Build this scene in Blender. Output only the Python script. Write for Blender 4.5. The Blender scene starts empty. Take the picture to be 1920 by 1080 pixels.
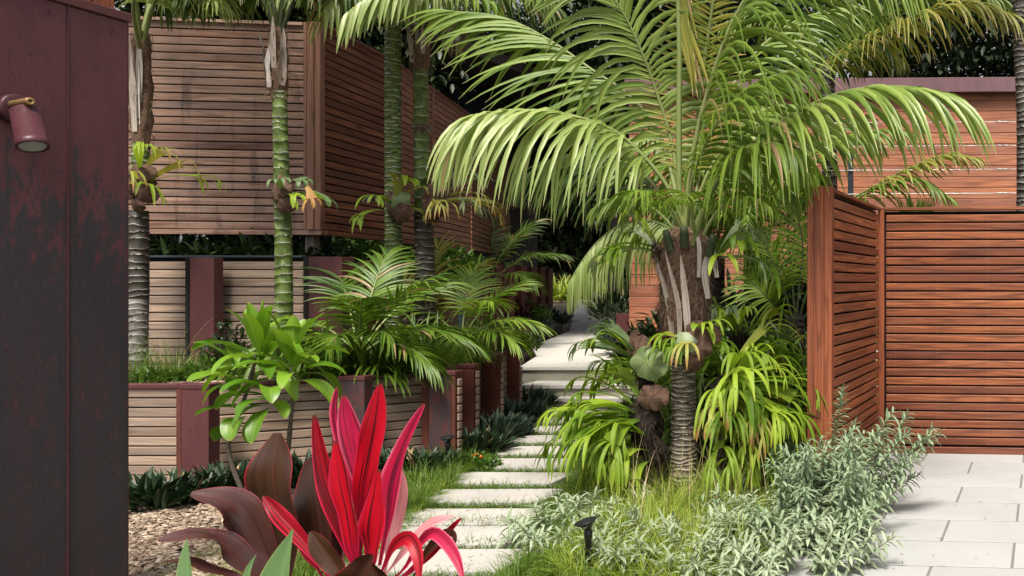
import bpy, math, random
import numpy as np
from mathutils import Vector

R = math.radians
rng = np.random.default_rng(11)
random.seed(5)
S = bpy.context.scene
COL = S.collection

# ------------------------------------------------------------------ camera
PX, PY, FO, CH = 1840.0, 530.0, 1570.0, 1.5
cam = bpy.data.cameras.new('camera')
camo = bpy.data.objects.new('camera', cam)
COL.objects.link(camo)
camo.location = (0, 0, CH)
camo.rotation_euler = (R(90), 0, 0)
cam.sensor_width = 36
cam.lens = FO / 1920 * 36
cam.shift_x = -(PX - 960) / 1920
cam.shift_y = -(540 - PY) / 1920
cam.clip_start = .05
cam.clip_end = 500
S.camera = camo
S.render.resolution_x, S.render.resolution_y = 1024, 576

# ------------------------------------------------------------------ light
SUN_EL, SUN_AZ = R(60), R(176)          # azimuth clockwise from +Y: high, behind the camera
w = bpy.data.worlds.new('World')
S.world = w
w.use_nodes = True
nt = w.node_tree
nt.nodes.clear()
sky = nt.nodes.new('ShaderNodeTexSky')
sky.sky_type = 'NISHITA'
sky.sun_disc = False
sky.sun_elevation = SUN_EL
sky.sun_rotation = SUN_AZ
sky.dust_density = 4.0
sky.air_density = .8
sky.ozone_density = .6
bgn = nt.nodes.new('ShaderNodeBackground')
bgn.inputs[1].default_value = .105
wo = nt.nodes.new('ShaderNodeOutputWorld')
hsv = nt.nodes.new('ShaderNodeHueSaturation')      # thin white cloud: the sky's light is nearly neutral
hsv.inputs['Saturation'].default_value = .22
nt.links.new(sky.outputs[0], hsv.inputs['Color'])
nt.links.new(hsv.outputs[0], bgn.inputs[0])
nt.links.new(bgn.outputs[0], wo.inputs[0])
sd = bpy.data.lights.new('sun', 'SUN')
sd.energy = 3.2
sd.angle = R(16)
sd.color = (1, .93, .82)
so = bpy.data.objects.new('sun', sd)
COL.objects.link(so)
dv = Vector((math.sin(SUN_AZ) * math.cos(SUN_EL), math.cos(SUN_AZ) * math.cos(SUN_EL), math.sin(SUN_EL)))
so.rotation_euler = dv.to_track_quat('Z', 'Y').to_euler()
S.view_settings.view_transform = 'Standard'
S.view_settings.look = 'None'
S.view_settings.gamma = 1
S.view_settings.use_curve_mapping = False
S.view_settings.exposure = .85
S.cycles.max_bounces = 6
S.cycles.transparent_max_bounces = 4


def at(x, y, Y):
    "a point Y metres in front of the camera seen at photograph position x, y"
    return np.array([(x - PX) / FO * Y, Y, CH - (y - PY) / FO * Y])


def gnd(x, Y, z=0.):
    return np.array([(x - PX) / FO * Y, Y, z])


# ------------------------------------------------------------------ materials
MATS = {}


def newmat(name):
    m = bpy.data.materials.new(name)
    m.use_nodes = True
    MATS[name] = m
    t = m.node_tree
    b = t.nodes['Principled BSDF']
    return m, t, b


def N(t, kind, **kw):
    n = t.nodes.new('ShaderNode' + kind)
    for k, v in kw.items():
        if k.startswith('i_'):
            key = k[2:]
            key = int(key) if key.isdigit() else key.replace('_', ' ')
            n.inputs[key].default_value = v
        else:
            setattr(n, k, v)
    return n


def mixc(t, fac, a, b, mode='MIX'):
    n = t.nodes.new('ShaderNodeMix')
    n.data_type = 'RGBA'
    n.blend_type = mode
    for s, v in ((n.inputs[0], fac), (n.inputs[6], a), (n.inputs[7], b)):
        if isinstance(v, (int, float)):
            s.default_value = v
        elif isinstance(v, (tuple, list)):
            s.default_value = (*v, 1) if len(v) == 3 else v
        else:
            t.links.new(v, s)
    return n.outputs[2]


def ramp(t, src, p0, p1, c0=(0, 0, 0), c1=(1, 1, 1)):
    r = t.nodes.new('ShaderNodeValToRGB')
    r.color_ramp.elements[0].position = p0
    r.color_ramp.elements[1].position = p1
    r.color_ramp.elements[0].color = (*c0, 1)
    r.color_ramp.elements[1].color = (*c1, 1)
    t.links.new(src, r.inputs[0])
    return r.outputs[0]


def coords(t, scale=(1, 1, 1), kind='Object', rand=False):
    tc = t.nodes.new('ShaderNodeTexCoord')
    mp = t.nodes.new('ShaderNodeMapping')
    mp.inputs['Scale'].default_value = scale
    t.links.new(tc.outputs[kind], mp.inputs[0])
    if rand:
        oi = t.nodes.new('ShaderNodeObjectInfo')
        mu = N(t, 'VectorMath', operation='MULTIPLY')
        cb = t.nodes.new('ShaderNodeCombineXYZ')
        for i in range(3):
            t.links.new(oi.outputs['Random'], cb.inputs[i])
        t.links.new(cb.outputs[0], mu.inputs[0])
        mu.inputs[1].default_value = (37., 91., 53.)
        t.links.new(mu.outputs[0], mp.inputs['Location'])
    return mp.outputs[0]


def noise(t, vec, scale, detail=4, rough=.55, dist=0.):
    n = N(t, 'TexNoise')
    n.inputs['Scale'].default_value = scale
    n.inputs['Detail'].default_value = detail
    n.inputs['Roughness'].default_value = rough
    n.inputs['Distortion'].default_value = dist
    t.links.new(vec, n.inputs['Vector'])
    return n.outputs[0]


def bump(t, b, h, strength=.3, dist=.01):
    bn = N(t, 'Bump')
    bn.inputs['Strength'].default_value = strength
    bn.inputs['Distance'].default_value = dist
    t.links.new(h, bn.inputs['Height'])
    t.links.new(bn.outputs[0], b.inputs['Normal'])


def wood(name, ca, cb, cc, weather=.0, wcol=(.2, .17, .15), rough=.5, vert=False, dark_stain=0.):
    "boards: grain runs along local x (or z), tone differs board by board"
    m, t, b = newmat(name)
    sc = (1.2, 14, 30) if not vert else (30, 14, 1.0)
    v = coords(t, sc, rand=True)
    g1 = noise(t, v, 1.0, 6, .6, 1.2)
    sc2 = (3, 60, 160) if not vert else (160, 60, 3)
    g2 = noise(t, coords(t, sc2, rand=True), 1.0, 3, .6)
    oi = t.nodes.new('ShaderNodeObjectInfo')
    base = mixc(t, oi.outputs['Random'], ca, cb)
    c = mixc(t, ramp(t, g1, .38, .68), base, cc)
    n3 = noise(t, coords(t, (.55, 1.5, 7) if not vert else (7, 1.5, .55), rand=True), 1.0, 2, .4, .3)
    m3 = N(t, 'Math', operation='MULTIPLY'); m3.inputs[1].default_value = 46.; t.links.new(n3, m3.inputs[0])
    s3 = N(t, 'Math', operation='SINE'); t.links.new(m3.outputs[0], s3.inputs[0])
    c = mixc(t, ramp(t, s3.outputs[0], .35, 1.0), c, mixc(t, .42, c, tuple(x * .25 for x in cc)))
    c = mixc(t, ramp(t, g2, .35, .75), c, mixc(t, .45, c, (.01, .006, .004)))
    big = noise(t, coords(t, (.9, 1, 5), rand=True), 1.5, 3)
    if weather:
        f = N(t, 'Math', operation='MULTIPLY')
        t.links.new(ramp(t, big, .3, .65), f.inputs[0])
        f.inputs[1].default_value = weather
        c = mixc(t, f.outputs[0], c, wcol)
    if dark_stain:
        geo = t.nodes.new('ShaderNodeNewGeometry')
        mp = N(t, 'Mapping')
        mp.inputs['Scale'].default_value = (9, 9, 1.3)
        t.links.new(geo.outputs['Position'], mp.inputs[0])
        ns = noise(t, mp.outputs[0], 1.0, 5, .7)
        f = N(t, 'Math', operation='MULTIPLY')
        t.links.new(ramp(t, ns, .55, .72), f.inputs[0])
        f.inputs[1].default_value = dark_stain
        c = mixc(t, f.outputs[0], c, (.035, .028, .026))
    t.links.new(c, b.inputs['Base Color'])
    b.inputs['Roughness'].default_value = rough
    b.inputs['Specular IOR Level'].default_value = .35
    bump(t, b, g2, .35, .004)
    return m


wood('cedar_red', (.50, .165, .062), (.20, .052, .024), (.13, .035, .017), rough=.42, weather=.12, wcol=(.26, .16, .12))
wood('cedar_post', (.38, .115, .048), (.33, .095, .04), (.20, .055, .028), rough=.45, vert=True)
wood('screen_wood', (.52, .30, .20), (.17, .068, .042), (.14, .062, .042), weather=.55, wcol=(.36, .26, .21), rough=.6, dark_stain=.75)
wood('screen_wood_shaded', (.42, .17, .085), (.17, .058, .032), (.095, .038, .026), weather=.25, wcol=(.22, .13, .10), rough=.5)  # darker copy of the screen boards: shade of the turned face in its colour
wood('screen_wood_lit', (.52, .25, .15), (.30, .12, .07), (.2, .08, .05), weather=.3, wcol=(.36, .22, .17), rough=.5)  # lighter copy of the screen boards: stronger light painted into the colour
wood('screen_post', (.30, .15, .10), (.27, .135, .09), (.19, .09, .06), rough=.55, vert=True)
wood('wall_board', (.54, .375, .26), (.25, .165, .115), (.19, .13, .095), weather=.4, wcol=(.36, .30, .25), rough=.7)
wood('building_board', (.66, .25, .11), (.36, .13, .08), (.34, .11, .06), weather=.3, wcol=(.36, .20, .15), rough=.5)
wood('grey_post', (.16, .14, .12), (.13, .11, .1), (.09, .08, .07), rough=.7, vert=True)


def steel(name, paint, patch, lo, hi, amount, rough=.55, zfade=None):
    "oxide-painted steel, the coat worn through to dark metal in streaky patches"
    m, t, b = newmat(name)
    tc = coords(t, (1, 1, 1))
    a = noise(t, coords(t, (6.5, 6.5, 2.2)), 2.6, 12, .78, .4)
    fine = noise(t, tc, 140, 4, .7)
    mott = noise(t, coords(t, (7, 7, 3)), 1.0, 5, .6)
    sp = noise(t, coords(t, (40, 40, 14)), 1.0, 4, .7)
    c = mixc(t, ramp(t, mott, .3, .7), paint, tuple(x * .72 for x in paint))
    c = mixc(t, ramp(t, sp, .60, .70), c, tuple(x * .45 for x in paint))
    src = a
    if zfade:
        sep = N(t, 'SeparateXYZ')
        t.links.new(tc, sep.inputs[0])
        mr = N(t, 'MapRange')
        mr.inputs[1].default_value, mr.inputs[2].default_value = zfade
        mr.inputs[3].default_value, mr.inputs[4].default_value = .14, -.19
        t.links.new(sep.outputs['Z'], mr.inputs[0])
        ad = N(t, 'Math', operation='ADD')
        t.links.new(a, ad.inputs[0])
        t.links.new(mr.outputs[0], ad.inputs[1])
        src = ad.outputs[0]
    pm = ramp(t, src, lo, hi)
    f = N(t, 'Math', operation='MULTIPLY')
    t.links.new(pm, f.inputs[0])
    f.inputs[1].default_value = amount
    pc = mixc(t, ramp(t, noise(t, coords(t, (5, 5, .6)), 1.3, 10, .75), .40, .60), patch, tuple((x * .75 + y * .17) for x, y in zip(patch, paint)))
    c = mixc(t, f.outputs[0], c, pc)
    spk = noise(t, coords(t, (16, 16, 7)), 1.0, 8, .8)
    c = mixc(t, ramp(t, spk, .64, .67), c, mixc(t, .55, c, tuple(x * 1.15 for x in paint)))
    scr_ = noise(t, coords(t, (60, 60, 2.2)), 1.0, 4, .7)
    c = mixc(t, ramp(t, scr_, .60, .75), c, mixc(t, .45, c, (.008, .008, .010)))
    c = mixc(t, ramp(t, fine, .45, .62), c, mixc(t, .03, c, (.5, .45, .45)))
    t.links.new(c, b.inputs['Base Color'])
    b.inputs['Roughness'].default_value = rough
    b.inputs['Specular IOR Level'].default_value = .4
    bump(t, b, fine, .10, .002)
    return m


steel('oxide_steel', (.118, .033, .045), (.024, .027, .036), .50, .57, .95, .5, zfade=(.05, 1.35))
steel('maroon_post', (.105, .030, .032), (.030, .028, .034), .62, .70, .8, .5)
steel('worn_post', (.12, .032, .025), (.038, .037, .045), .40, .52, .95, .5)
steel('rust_post', (.125, .034, .022), (.05, .02, .018), .55, .68, .7, .5)
steel('lamp_paint', (.075, .019, .026), (.06, .02, .025), .6, .7, .5, .42)
steel('purple_cap', (.17, .085, .10), (.1, .05, .06), .6, .7, .5, .5)


def plain(name, c, rough=.6, metal=0., var=.25, scale=8., bumpv=.0, spec=.4):
    m, t, b = newmat(name)
    n = noise(t, coords(t, (1, 1, 1), rand=True), scale, 5, .6)
    cc = mixc(t, ramp(t, n, .3, .7), c, tuple(x * (1 - var) for x in c))
    t.links.new(cc, b.inputs['Base Color'])
    b.inputs['Roughness'].default_value = rough
    b.inputs['Metallic'].default_value = metal
    b.inputs['Specular IOR Level'].default_value = spec
    if bumpv:
        bump(t, b, n, bumpv, .01)
    return m


plain('black_plastic', (.012, .012, .013), .35, 0, .2)
plain('brass', (.30, .19, .08), .5, .6, .2, 30)
plain('steel_wire', (.6, .6, .6), .3, .9, .1)
plain('blue_steel', (.028, .04, .055), .5, 0, .2)
plain('dark_gap', (.008, .007, .006), .9)  # near-black: paints the shade in gaps between boards and beside posts
plain('lamp_glass', (.35, .36, .34), .15, 0, .1)
plain('house_wall', (.022, .015, .012), .8)
plain('soil', (.055, .038, .026), .95, 0, .5, 25, .6)
plain('grout', (.19, .185, .175), .9, 0, .3, 30)
plain('white_paint', (.62, .62, .6), .6)
plain('fibre', (.21, .125, .08), .9, 0, .6, 60, .8)
plain('root_mass', (.016, .009, .006), .95, 0, .6, 40, 1.)
plain('screw_metal', (.4, .36, .33), .4, .5, .1)
plain('window_glass', (.05, .06, .06), .08, 0, .2, 3)
plain('chain_metal', (.06, .04, .03), .5, .6)
plain('wood_stem', (.13, .105, .085), .85, 0, .5, 60, .7)
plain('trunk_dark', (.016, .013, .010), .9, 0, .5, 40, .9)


def paver_mat(name, c, rough=.75, dirt=.12):
    m, t, b = newmat(name)
    v = coords(t, (1, 1, 1), rand=True)
    n1 = noise(t, v, 2.2, 5, .6)
    n2 = noise(t, v, 90, 4, .7)
    oi = t.nodes.new('ShaderNodeObjectInfo')
    base = mixc(t, oi.outputs['Random'], c, tuple(x * .93 for x in c))
    cc = mixc(t, ramp(t, n1, .35, .75), base, tuple(x * (1 - dirt) for x in c))
    cc = mixc(t, ramp(t, n2, .62, .75), cc, tuple(x * .62 for x in c))
    t.links.new(cc, b.inputs['Base Color'])
    b.inputs['Roughness'].default_value = rough
    b.inputs['Specular IOR Level'].default_value = .3
    bump(t, b, n2, .12, .002)
    return m


paver_mat('paver', (.385, .385, .38), dirt=.16)
paver_mat('stone', (.46, .435, .405), dirt=.22)
paver_mat('concrete', (.58, .56, .51), dirt=.15)
paver_mat('riser', (.36, .345, .27), dirt=.35)
paver_mat('far_slab', (.42, .41, .40), dirt=.2)


def ground_mat():
    m, t, b = newmat('ground_soil')
    v = coords(t)
    n1 = noise(t, v, 3, 6, .7)
    n2 = noise(t, v, 60, 4, .7)
    c = mixc(t, n1, (.06, .045, .03), (.13, .10, .07))
    c = mixc(t, ramp(t, n2, .4, .65), c, (.03, .022, .015))
    t.links.new(c, b.inputs['Base Color'])
    b.inputs['Roughness'].default_value = .95
    bump(t, b, n2, .8, .02)


ground_mat()


def chipmat(name, stops):
    m, t, b = newmat(name)
    a = N(t, 'Attribute', attribute_name='leaf')
    sp = N(t, 'SeparateXYZ')
    t.links.new(a.outputs['Vector'], sp.inputs[0])
    r = t.nodes.new('ShaderNodeValToRGB')
    while len(r.color_ramp.elements) < len(stops):
        r.color_ramp.elements.new(.5)
    for i, s in enumerate(stops):
        r.color_ramp.elements[i].position = i / (len(stops) - 1)
        r.color_ramp.elements[i].color = (*s, 1)
    t.links.new(sp.outputs['Z'], r.inputs[0])
    t.links.new(r.outputs[0], b.inputs['Base Color'])
    b.inputs['Roughness'].default_value = .9


chipmat('mulch_chip', [(.07, .045, .03), (.20, .14, .095), (.32, .235, .17), (.50, .40, .31)])


def leafmat(name, ca, cb, tip=None, tip_at=.88, rib=None, ribw=.05, edge=None, edgew=.04, streak=None,
            streak_f=(26, 1.5), smask=(.45, .62), rough=.42, trans=.25, base=None, spec=.45, stripe_bump=.25, transmul=1.5):
    "leaf attribute: x across 0..1, y along 0..1, z tint of this leaf"
    m, t, b = newmat(name)
    a = N(t, 'Attribute', attribute_name='leaf')
    sp = N(t, 'SeparateXYZ')
    t.links.new(a.outputs['Vector'], sp.inputs[0])
    u, v, ti = sp.outputs
    c = mixc(t, ti, ca, cb)
    # fibres run along the blade
    cb3 = N(t, 'CombineXYZ')
    mu = N(t, 'Math', operation='MULTIPLY'); mu.inputs[1].default_value = streak_f[0]
    t.links.new(u, mu.inputs[0])
    mv = N(t, 'Math', operation='MULTIPLY'); mv.inputs[1].default_value = streak_f[1]
    t.links.new(v, mv.inputs[0])
    mt = N(t, 'Math', operation='MULTIPLY'); mt.inputs[1].default_value = 77.
    t.links.new(ti, mt.inputs[0])
    t.links.new(mu.outputs[0], cb3.inputs[0]); t.links.new(mv.outputs[0], cb3.inputs[1]); t.links.new(mt.outputs[0], cb3.inputs[2])
    sn = noise(t, cb3.outputs[0], 1.0, 3, .6)
    if streak:
        c = mixc(t, ramp(t, sn, *smask), c, streak)
    else:
        c = mixc(t, ramp(t, sn, .35, .7), c, mixc(t, .25, c, (.01, .02, .0)))
    d = N(t, 'Math', operation='SUBTRACT'); d.inputs[1].default_value = .5
    t.links.new(u, d.inputs[0])
    ab = N(t, 'Math', operation='ABSOLUTE'); t.links.new(d.outputs[0], ab.inputs[0])
    if rib:
        c = mixc(t, ramp(t, ab.outputs[0], 0, ribw, (1, 1, 1), (0, 0, 0)), c, rib)
    if edge:
        c = mixc(t, ramp(t, ab.outputs[0], .5 - edgew, .5), c, edge)
    if base:
        c = mixc(t, ramp(t, v, 0, .35, (1, 1, 1), (0, 0, 0)), c, base)
    if tip:
        c = mixc(t, ramp(t, v, tip_at, min(1, tip_at + .08)), c, tip)
    if name.startswith(('palm_leaf', 'grass_green', 'rhoeo')):     # a few leaves have died and dried
        c = mixc(t, ramp(t, ti, .978, .982), c, (.30, .20, .10))
    t.links.new(c, b.inputs['Base Color'])
    b.inputs['Roughness'].default_value = rough
    b.inputs['Specular IOR Level'].default_value = spec
    if stripe_bump:
        bump(t, b, sn, stripe_bump, .003)
    if trans:
        tr = N(t, 'BsdfTranslucent')
        br = mixc(t, 1.0, c, (transmul, transmul, transmul * .6), 'MULTIPLY')
        t.links.new(br, tr.inputs[0])
        ms = N(t, 'MixShader'); ms.inputs[0].default_value = trans
        t.links.new(b.outputs[0], ms.inputs[1]); t.links.new(tr.outputs[0], ms.inputs[2])
        out = t.nodes['Material Output']
        t.links.new(ms.outputs[0], out.inputs[0])
    return m


leafmat('palm_leaf', (.075, .150, .010), (.20, .29, .035), tip=(.45, .36, .18), tip_at=.92, rib=(.24, .31, .06), rough=.42, spec=.38)
leafmat('palm_leaf_pale', (.21, .30, .06), (.38, .45, .16), tip=(.55, .46, .28), tip_at=.92, rib=(.36, .42, .14), rough=.34, spec=.55)
leafmat('palm_leaf_mid', (.13, .22, .025), (.29, .38, .08), tip=(.5, .4, .2), tip_at=.92, rib=(.32, .38, .1), rough=.32, spec=.6)
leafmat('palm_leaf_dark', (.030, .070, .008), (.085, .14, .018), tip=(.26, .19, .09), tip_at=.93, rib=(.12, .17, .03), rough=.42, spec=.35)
leafmat('palm_leaf_yellow', (.18, .20, .02), (.34, .31, .06), tip=(.5, .38, .18), tip_at=.84, rib=(.3, .3, .1), rough=.45)
leafmat('palm_leaf_lime', (.10, .21, .012), (.26, .36, .04), tip=(.4, .3, .1), tip_at=.94, rib=(.25, .34, .06), rough=.4)
leafmat('palm_leaf_young', (.040, .105, .008), (.135, .225, .018), tip=(.4, .3, .1), tip_at=.95, rib=(.2, .3, .05), rough=.38)
leafmat('rachis', (.17, .22, .06), (.23, .26, .09), rough=.5, trans=0)
leafmat('rachis_dark', (.03, .045, .015), (.04, .055, .02), rough=.6, trans=0)
leafmat('staghorn', (.11, .21, .012), (.31, .42, .035), tip=(.42, .40, .08), tip_at=.93, rough=.48, trans=.3, spec=.3, base=(.07, .15, .02))
leafmat('staghorn_grey', (.10, .17, .06), (.17, .235, .10), rough=.5, trans=.2)
leafmat('staghorn_pale', (.27, .33, .17), (.33, .39, .24), rough=.5, trans=.25)
leafmat('staghorn_yellow', (.33, .37, .06), (.36, .32, .07), tip=(.33, .19, .05), tip_at=.8, rough=.5, trans=.3)
leafmat('staghorn_orange', (.42, .22, .06), (.35, .2, .08), rough=.6, trans=.2)
leafmat('shield_green', (.10, .15, .055), (.15, .2, .08), rough=.5, trans=.2, streak=(.2, .25, .1), streak_f=(40, 1))
leafmat('shield_brown', (.075, .035, .022), (.14, .075, .045), rough=.85, trans=.05, streak=(.03, .015, .01), streak_f=(30, 3))
leafmat('ti_green', (.085, .21, .010), (.22, .38, .03), rib=(.25, .36, .08), ribw=.03, tip=(.3, .22, .07), tip_at=.955, rough=.36, spec=.5, trans=.28)
leafmat('ti_red', (.52, .003, .018), (.26, .003, .012), streak=(.085, .004, .009), streak_f=(11, .8), smask=(.50, .60), edge=(.72, .02, .08), edgew=.07, tip=(.12, .03, .02), tip_at=.97, rough=.42, trans=.28, transmul=1.2, base=(.32, .006, .06), spec=.35, stripe_bump=.5)
leafmat('ti_pink', (.62, .03, .11), (.48, .008, .05), streak=(.15, .007, .03), streak_f=(9, .6), smask=(.47, .56), edge=(.80, .12, .22), edgew=.14, tip=(.25, .05, .04), tip_at=.97, rough=.42, trans=.22, transmul=1.1, spec=.35, stripe_bump=.5)
leafmat('ti_palepink', (.72, .38, .40), (.75, .28, .32), streak=(.5, .05, .12), streak_f=(7, .6), smask=(.55, .66), rough=.35, trans=.2, transmul=1.1)
leafmat('ti_dark', (.042, .013, .009), (.060, .026, .009), streak=(.028, .010, .007), streak_f=(30, .8), smask=(.4, .7), edge=(.28, .012, .025), edgew=.045, rib=(.12, .03, .02), ribw=.015, rough=.33, trans=.06, spec=.5, stripe_bump=.3)
leafmat('ti_wine', (.055, .018, .017), (.085, .030, .024), streak=(.030, .011, .011), streak_f=(26, .8), smask=(.45, .7), edge=(.22, .025, .04), edgew=.045, rib=(.13, .045, .04), ribw=.015, rough=.26, trans=.05, spec=.8, stripe_bump=.3)
leafmat('agave', (.12, .22, .075), (.15, .26, .10), edge=(.32, .38, .12), edgew=.04, tip=(.2, .1, .04), tip_at=.985, rough=.45, trans=.05)
leafmat('rhoeo', (.010, .028, .010), (.030, .060, .024), rib=(.04, .07, .035), tip=(.08, .02, .03), tip_at=.93, rough=.42, trans=.04, spec=.4)
leafmat('rhoeo_blue', (.018, .040, .026), (.045, .075, .050), rib=(.07, .10, .07), tip=(.06, .03, .03), tip_at=.93, rough=.5, trans=.04, spec=.35)
leafmat('grass_green', (.050, .120, .010), (.15, .24, .03), tip=(.32, .28, .1), tip_at=.92, rough=.5, trans=.3)
leafmat('grass_dark', (.035, .07, .014), (.07, .12, .03), rough=.5, trans=.2)
leafmat('grass_lime', (.17, .28, .02), (.38, .43, .07), tip=(.5, .4, .17), tip_at=.88, rough=.5, trans=.3)
leafmat('grass_straw', (.38, .30, .14), (.45, .34, .2), rough=.6, trans=.2)
leafmat('silver_leaf', (.26, .34, .21), (.44, .50, .35), rib=(.48, .54, .34), ribw=.05, rough=.55, trans=.22, spec=.35, transmul=1.3)
leafmat('silver_leaf_dark', (.17, .25, .14), (.33, .41, .26), rib=(.38, .46, .28), ribw=.05, rough=.55, trans=.15, spec=.35)
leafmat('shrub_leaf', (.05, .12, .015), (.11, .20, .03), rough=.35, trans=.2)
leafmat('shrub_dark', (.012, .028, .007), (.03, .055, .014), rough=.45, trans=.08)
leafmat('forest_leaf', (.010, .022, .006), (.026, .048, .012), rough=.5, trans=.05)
leafmat('wine_leaf', (.06, .01, .015), (.1, .02, .03), rough=.4, trans=.1)
leafmat('lawn_leaf', (.12, .22, .04), (.24, .34, .11), rough=.5, trans=.2)
leafmat('white_petal', (.62, .64, .55), (.72, .72, .66), rough=.6, trans=.1)
leafmat('orange_petal', (.8, .16, .02), (.85, .3, .03), rough=.5, trans=.2)
leafmat('dead_frond', (.22, .15, .10), (.30, .22, .16), rough=.8, trans=.1)
leafmat('old_base', (.30, .24, .19), (.62, .56, .50), streak=(.12, .09, .07), streak_f=(14, 2), smask=(.5, .65), rough=.8, trans=0)
leafmat('root_hair', (.02, .012, .008), (.09, .05, .03), rough=.9, trans=0)
leafmat('fibre_hair', (.14, .08, .05), (.36, .25, .17), rough=.9, trans=0)


def trunkmat(name, green, dark, ring):
    m, t, b = newmat(name)
    a = N(t, 'Attribute', attribute_name='leaf')
    sp = N(t, 'SeparateXYZ')
    t.links.new(a.outputs['Vector'], sp.inputs[0])
    v = coords(t, (1, 1, .6))
    n1 = noise(t, v, 22, 6, .7)
    n2 = noise(t, coords(t, (1, 1, .25)), 70, 4, .7)
    c = mixc(t, ramp(t, n1, .42, .62), green, dark)
    c = mixc(t, ramp(t, n2, .66, .72), c, ring)
    ad = N(t, 'Math', operation='ADD')
    t.links.new(sp.outputs[0], ad.inputs[0])
    sb = N(t, 'Math', operation='MULTIPLY_ADD'); sb.inputs[1].default_value = 1.1; sb.inputs[2].default_value = -.55
    t.links.new(n1, sb.inputs[0])
    t.links.new(sb.outputs[0], ad.inputs[1])
    c = mixc(t, ramp(t, ad.outputs[0], .42, .7), c, ring)
    t.links.new(c, b.inputs['Base Color'])
    b.inputs['Roughness'].default_value = .6
    bump(t, b, n2, .5, .006)


trunkmat('trunk_green', (.105, .155, .022), (.045, .07, .018), (.42, .40, .34))
trunkmat('trunk_brown', (.045, .04, .028), (.026, .022, .018), (.40, .36, .33))
trunkmat('trunk_hero', (.22, .18, .13), (.10, .075, .055), (.62, .54, .49))
trunkmat('trunk_white', (.20, .185, .165), (.09, .08, .07), (.5, .48, .45))


# ------------------------------------------------------------------ objects
def T(name, label, cat, loc, group=None, kind=None):
    o = bpy.data.objects.new(name, None)
    COL.objects.link(o)
    o.location = loc
    o.empty_display_size = .1
    if kind:
        o['kind'] = kind
    else:
        o['label'] = label
        o['category'] = cat
    if group:
        o['group'] = group
    o['_org'] = list(map(float, loc))
    return o


def tagm(o, label, cat, group=None):
    o['label'] = label
    o['category'] = cat
    if group:
        o['group'] = group
    return o


def org(p):
    o = np.zeros(3)
    while p is not None:
        o = o + np.array(p.location)
        p = p.parent
    return o


def link(name, me, mat, parent=None, loc=None, rz=0., label=None, kind=None):
    o = bpy.data.objects.new(name, me)
    COL.objects.link(o)
    if mat and not me.materials:
        me.materials.append(MATS[mat])
    if parent is not None:
        o.parent = parent
    if loc is not None:
        o.location = np.array(loc, float) - (org(parent) if parent is not None else 0)
    if rz:
        o.rotation_euler = (0, 0, rz)
    if label:
        o['label'] = label
    if kind:
        o['kind'] = kind
    return o


def shade(me):
    me.polygons.foreach_set('use_smooth', np.ones(len(me.polygons), bool))


class Geo:
    "collects quad geometry with a per-vertex leaf attribute (across, along, tint)"

    def __init__(s):
        s.V, s.F, s.A, s.n = [], [], [], 0

    def add(s, V, F, A=None):
        V = np.asarray(V, float).reshape(-1, 3)
        F = np.asarray(F, int).reshape(-1, 4)
        if A is None:
            A = np.zeros((len(V), 3)); A[:, 2] = rng.random()
        s.V.append(V); s.F.append(F + s.n); s.A.append(np.asarray(A).reshape(-1, 3)); s.n += len(V)
        return s

    def mesh(s, name, o=(0, 0, 0), smooth=True):
        V = np.concatenate(s.V) - np.asarray(o)
        F = np.concatenate(s.F)
        A = np.concatenate(s.A)
        me = bpy.data.meshes.new(name)
        me.vertices.add(len(V))
        me.vertices.foreach_set('co', V.astype('f').ravel())
        me.loops.add(F.size)
        me.loops.foreach_set('vertex_index', F.astype('i').ravel())
        me.polygons.add(len(F))
        me.polygons.foreach_set('loop_start', np.arange(0, F.size, 4, dtype='i'))
        me.polygons.foreach_set('loop_total', np.full(len(F), 4, dtype='i'))
        at_ = me.attributes.new('leaf', 'FLOAT_VECTOR', 'POINT')
        at_.data.foreach_set('vector', A.astype('f').ravel())
        me.update(calc_edges=True)
        if smooth:
            shade(me)
        return me

    def build(s, name, mat, parent=None, smooth=True, origin=None, **kw):
        if not s.V:
            return None
        if origin is None:
            origin = org(parent) if parent is not None else np.concatenate(s.V).min(0)
        o = link(name, s.mesh(name, origin, smooth), mat, parent, origin, **kw)
        return o


BOXF = [(0, 3, 2, 1), (4, 5, 6, 7), (0, 1, 5, 4), (1, 2, 6, 5), (2, 3, 7, 6), (3, 0, 4, 7)]


def boxv(x0, x1, y0, y1, z0, z1):
    return [(x0, y0, z0), (x1, y0, z0), (x1, y1, z0), (x0, y1, z0), (x0, y0, z1), (x1, y0, z1), (x1, y1, z1), (x0, y1, z1)]


def bevbox(name, lx, ly, lz, bv=.004, seg=2, centre=(0, 0, 0)):
    import bmesh
    bm = bmesh.new()
    bmesh.ops.create_cube(bm, size=1)
    for v in bm.verts:
        v.co.x *= lx; v.co.y *= ly; v.co.z *= lz
    if bv:
        bmesh.ops.bevel(bm, geom=bm.edges[:], offset=bv, segments=seg, affect='EDGES', profile=.6)
    for v in bm.verts:
        v.co += Vector(centre)
    me = bpy.data.meshes.new(name)
    bm.to_mesh(me); bm.free()
    return me


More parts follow.
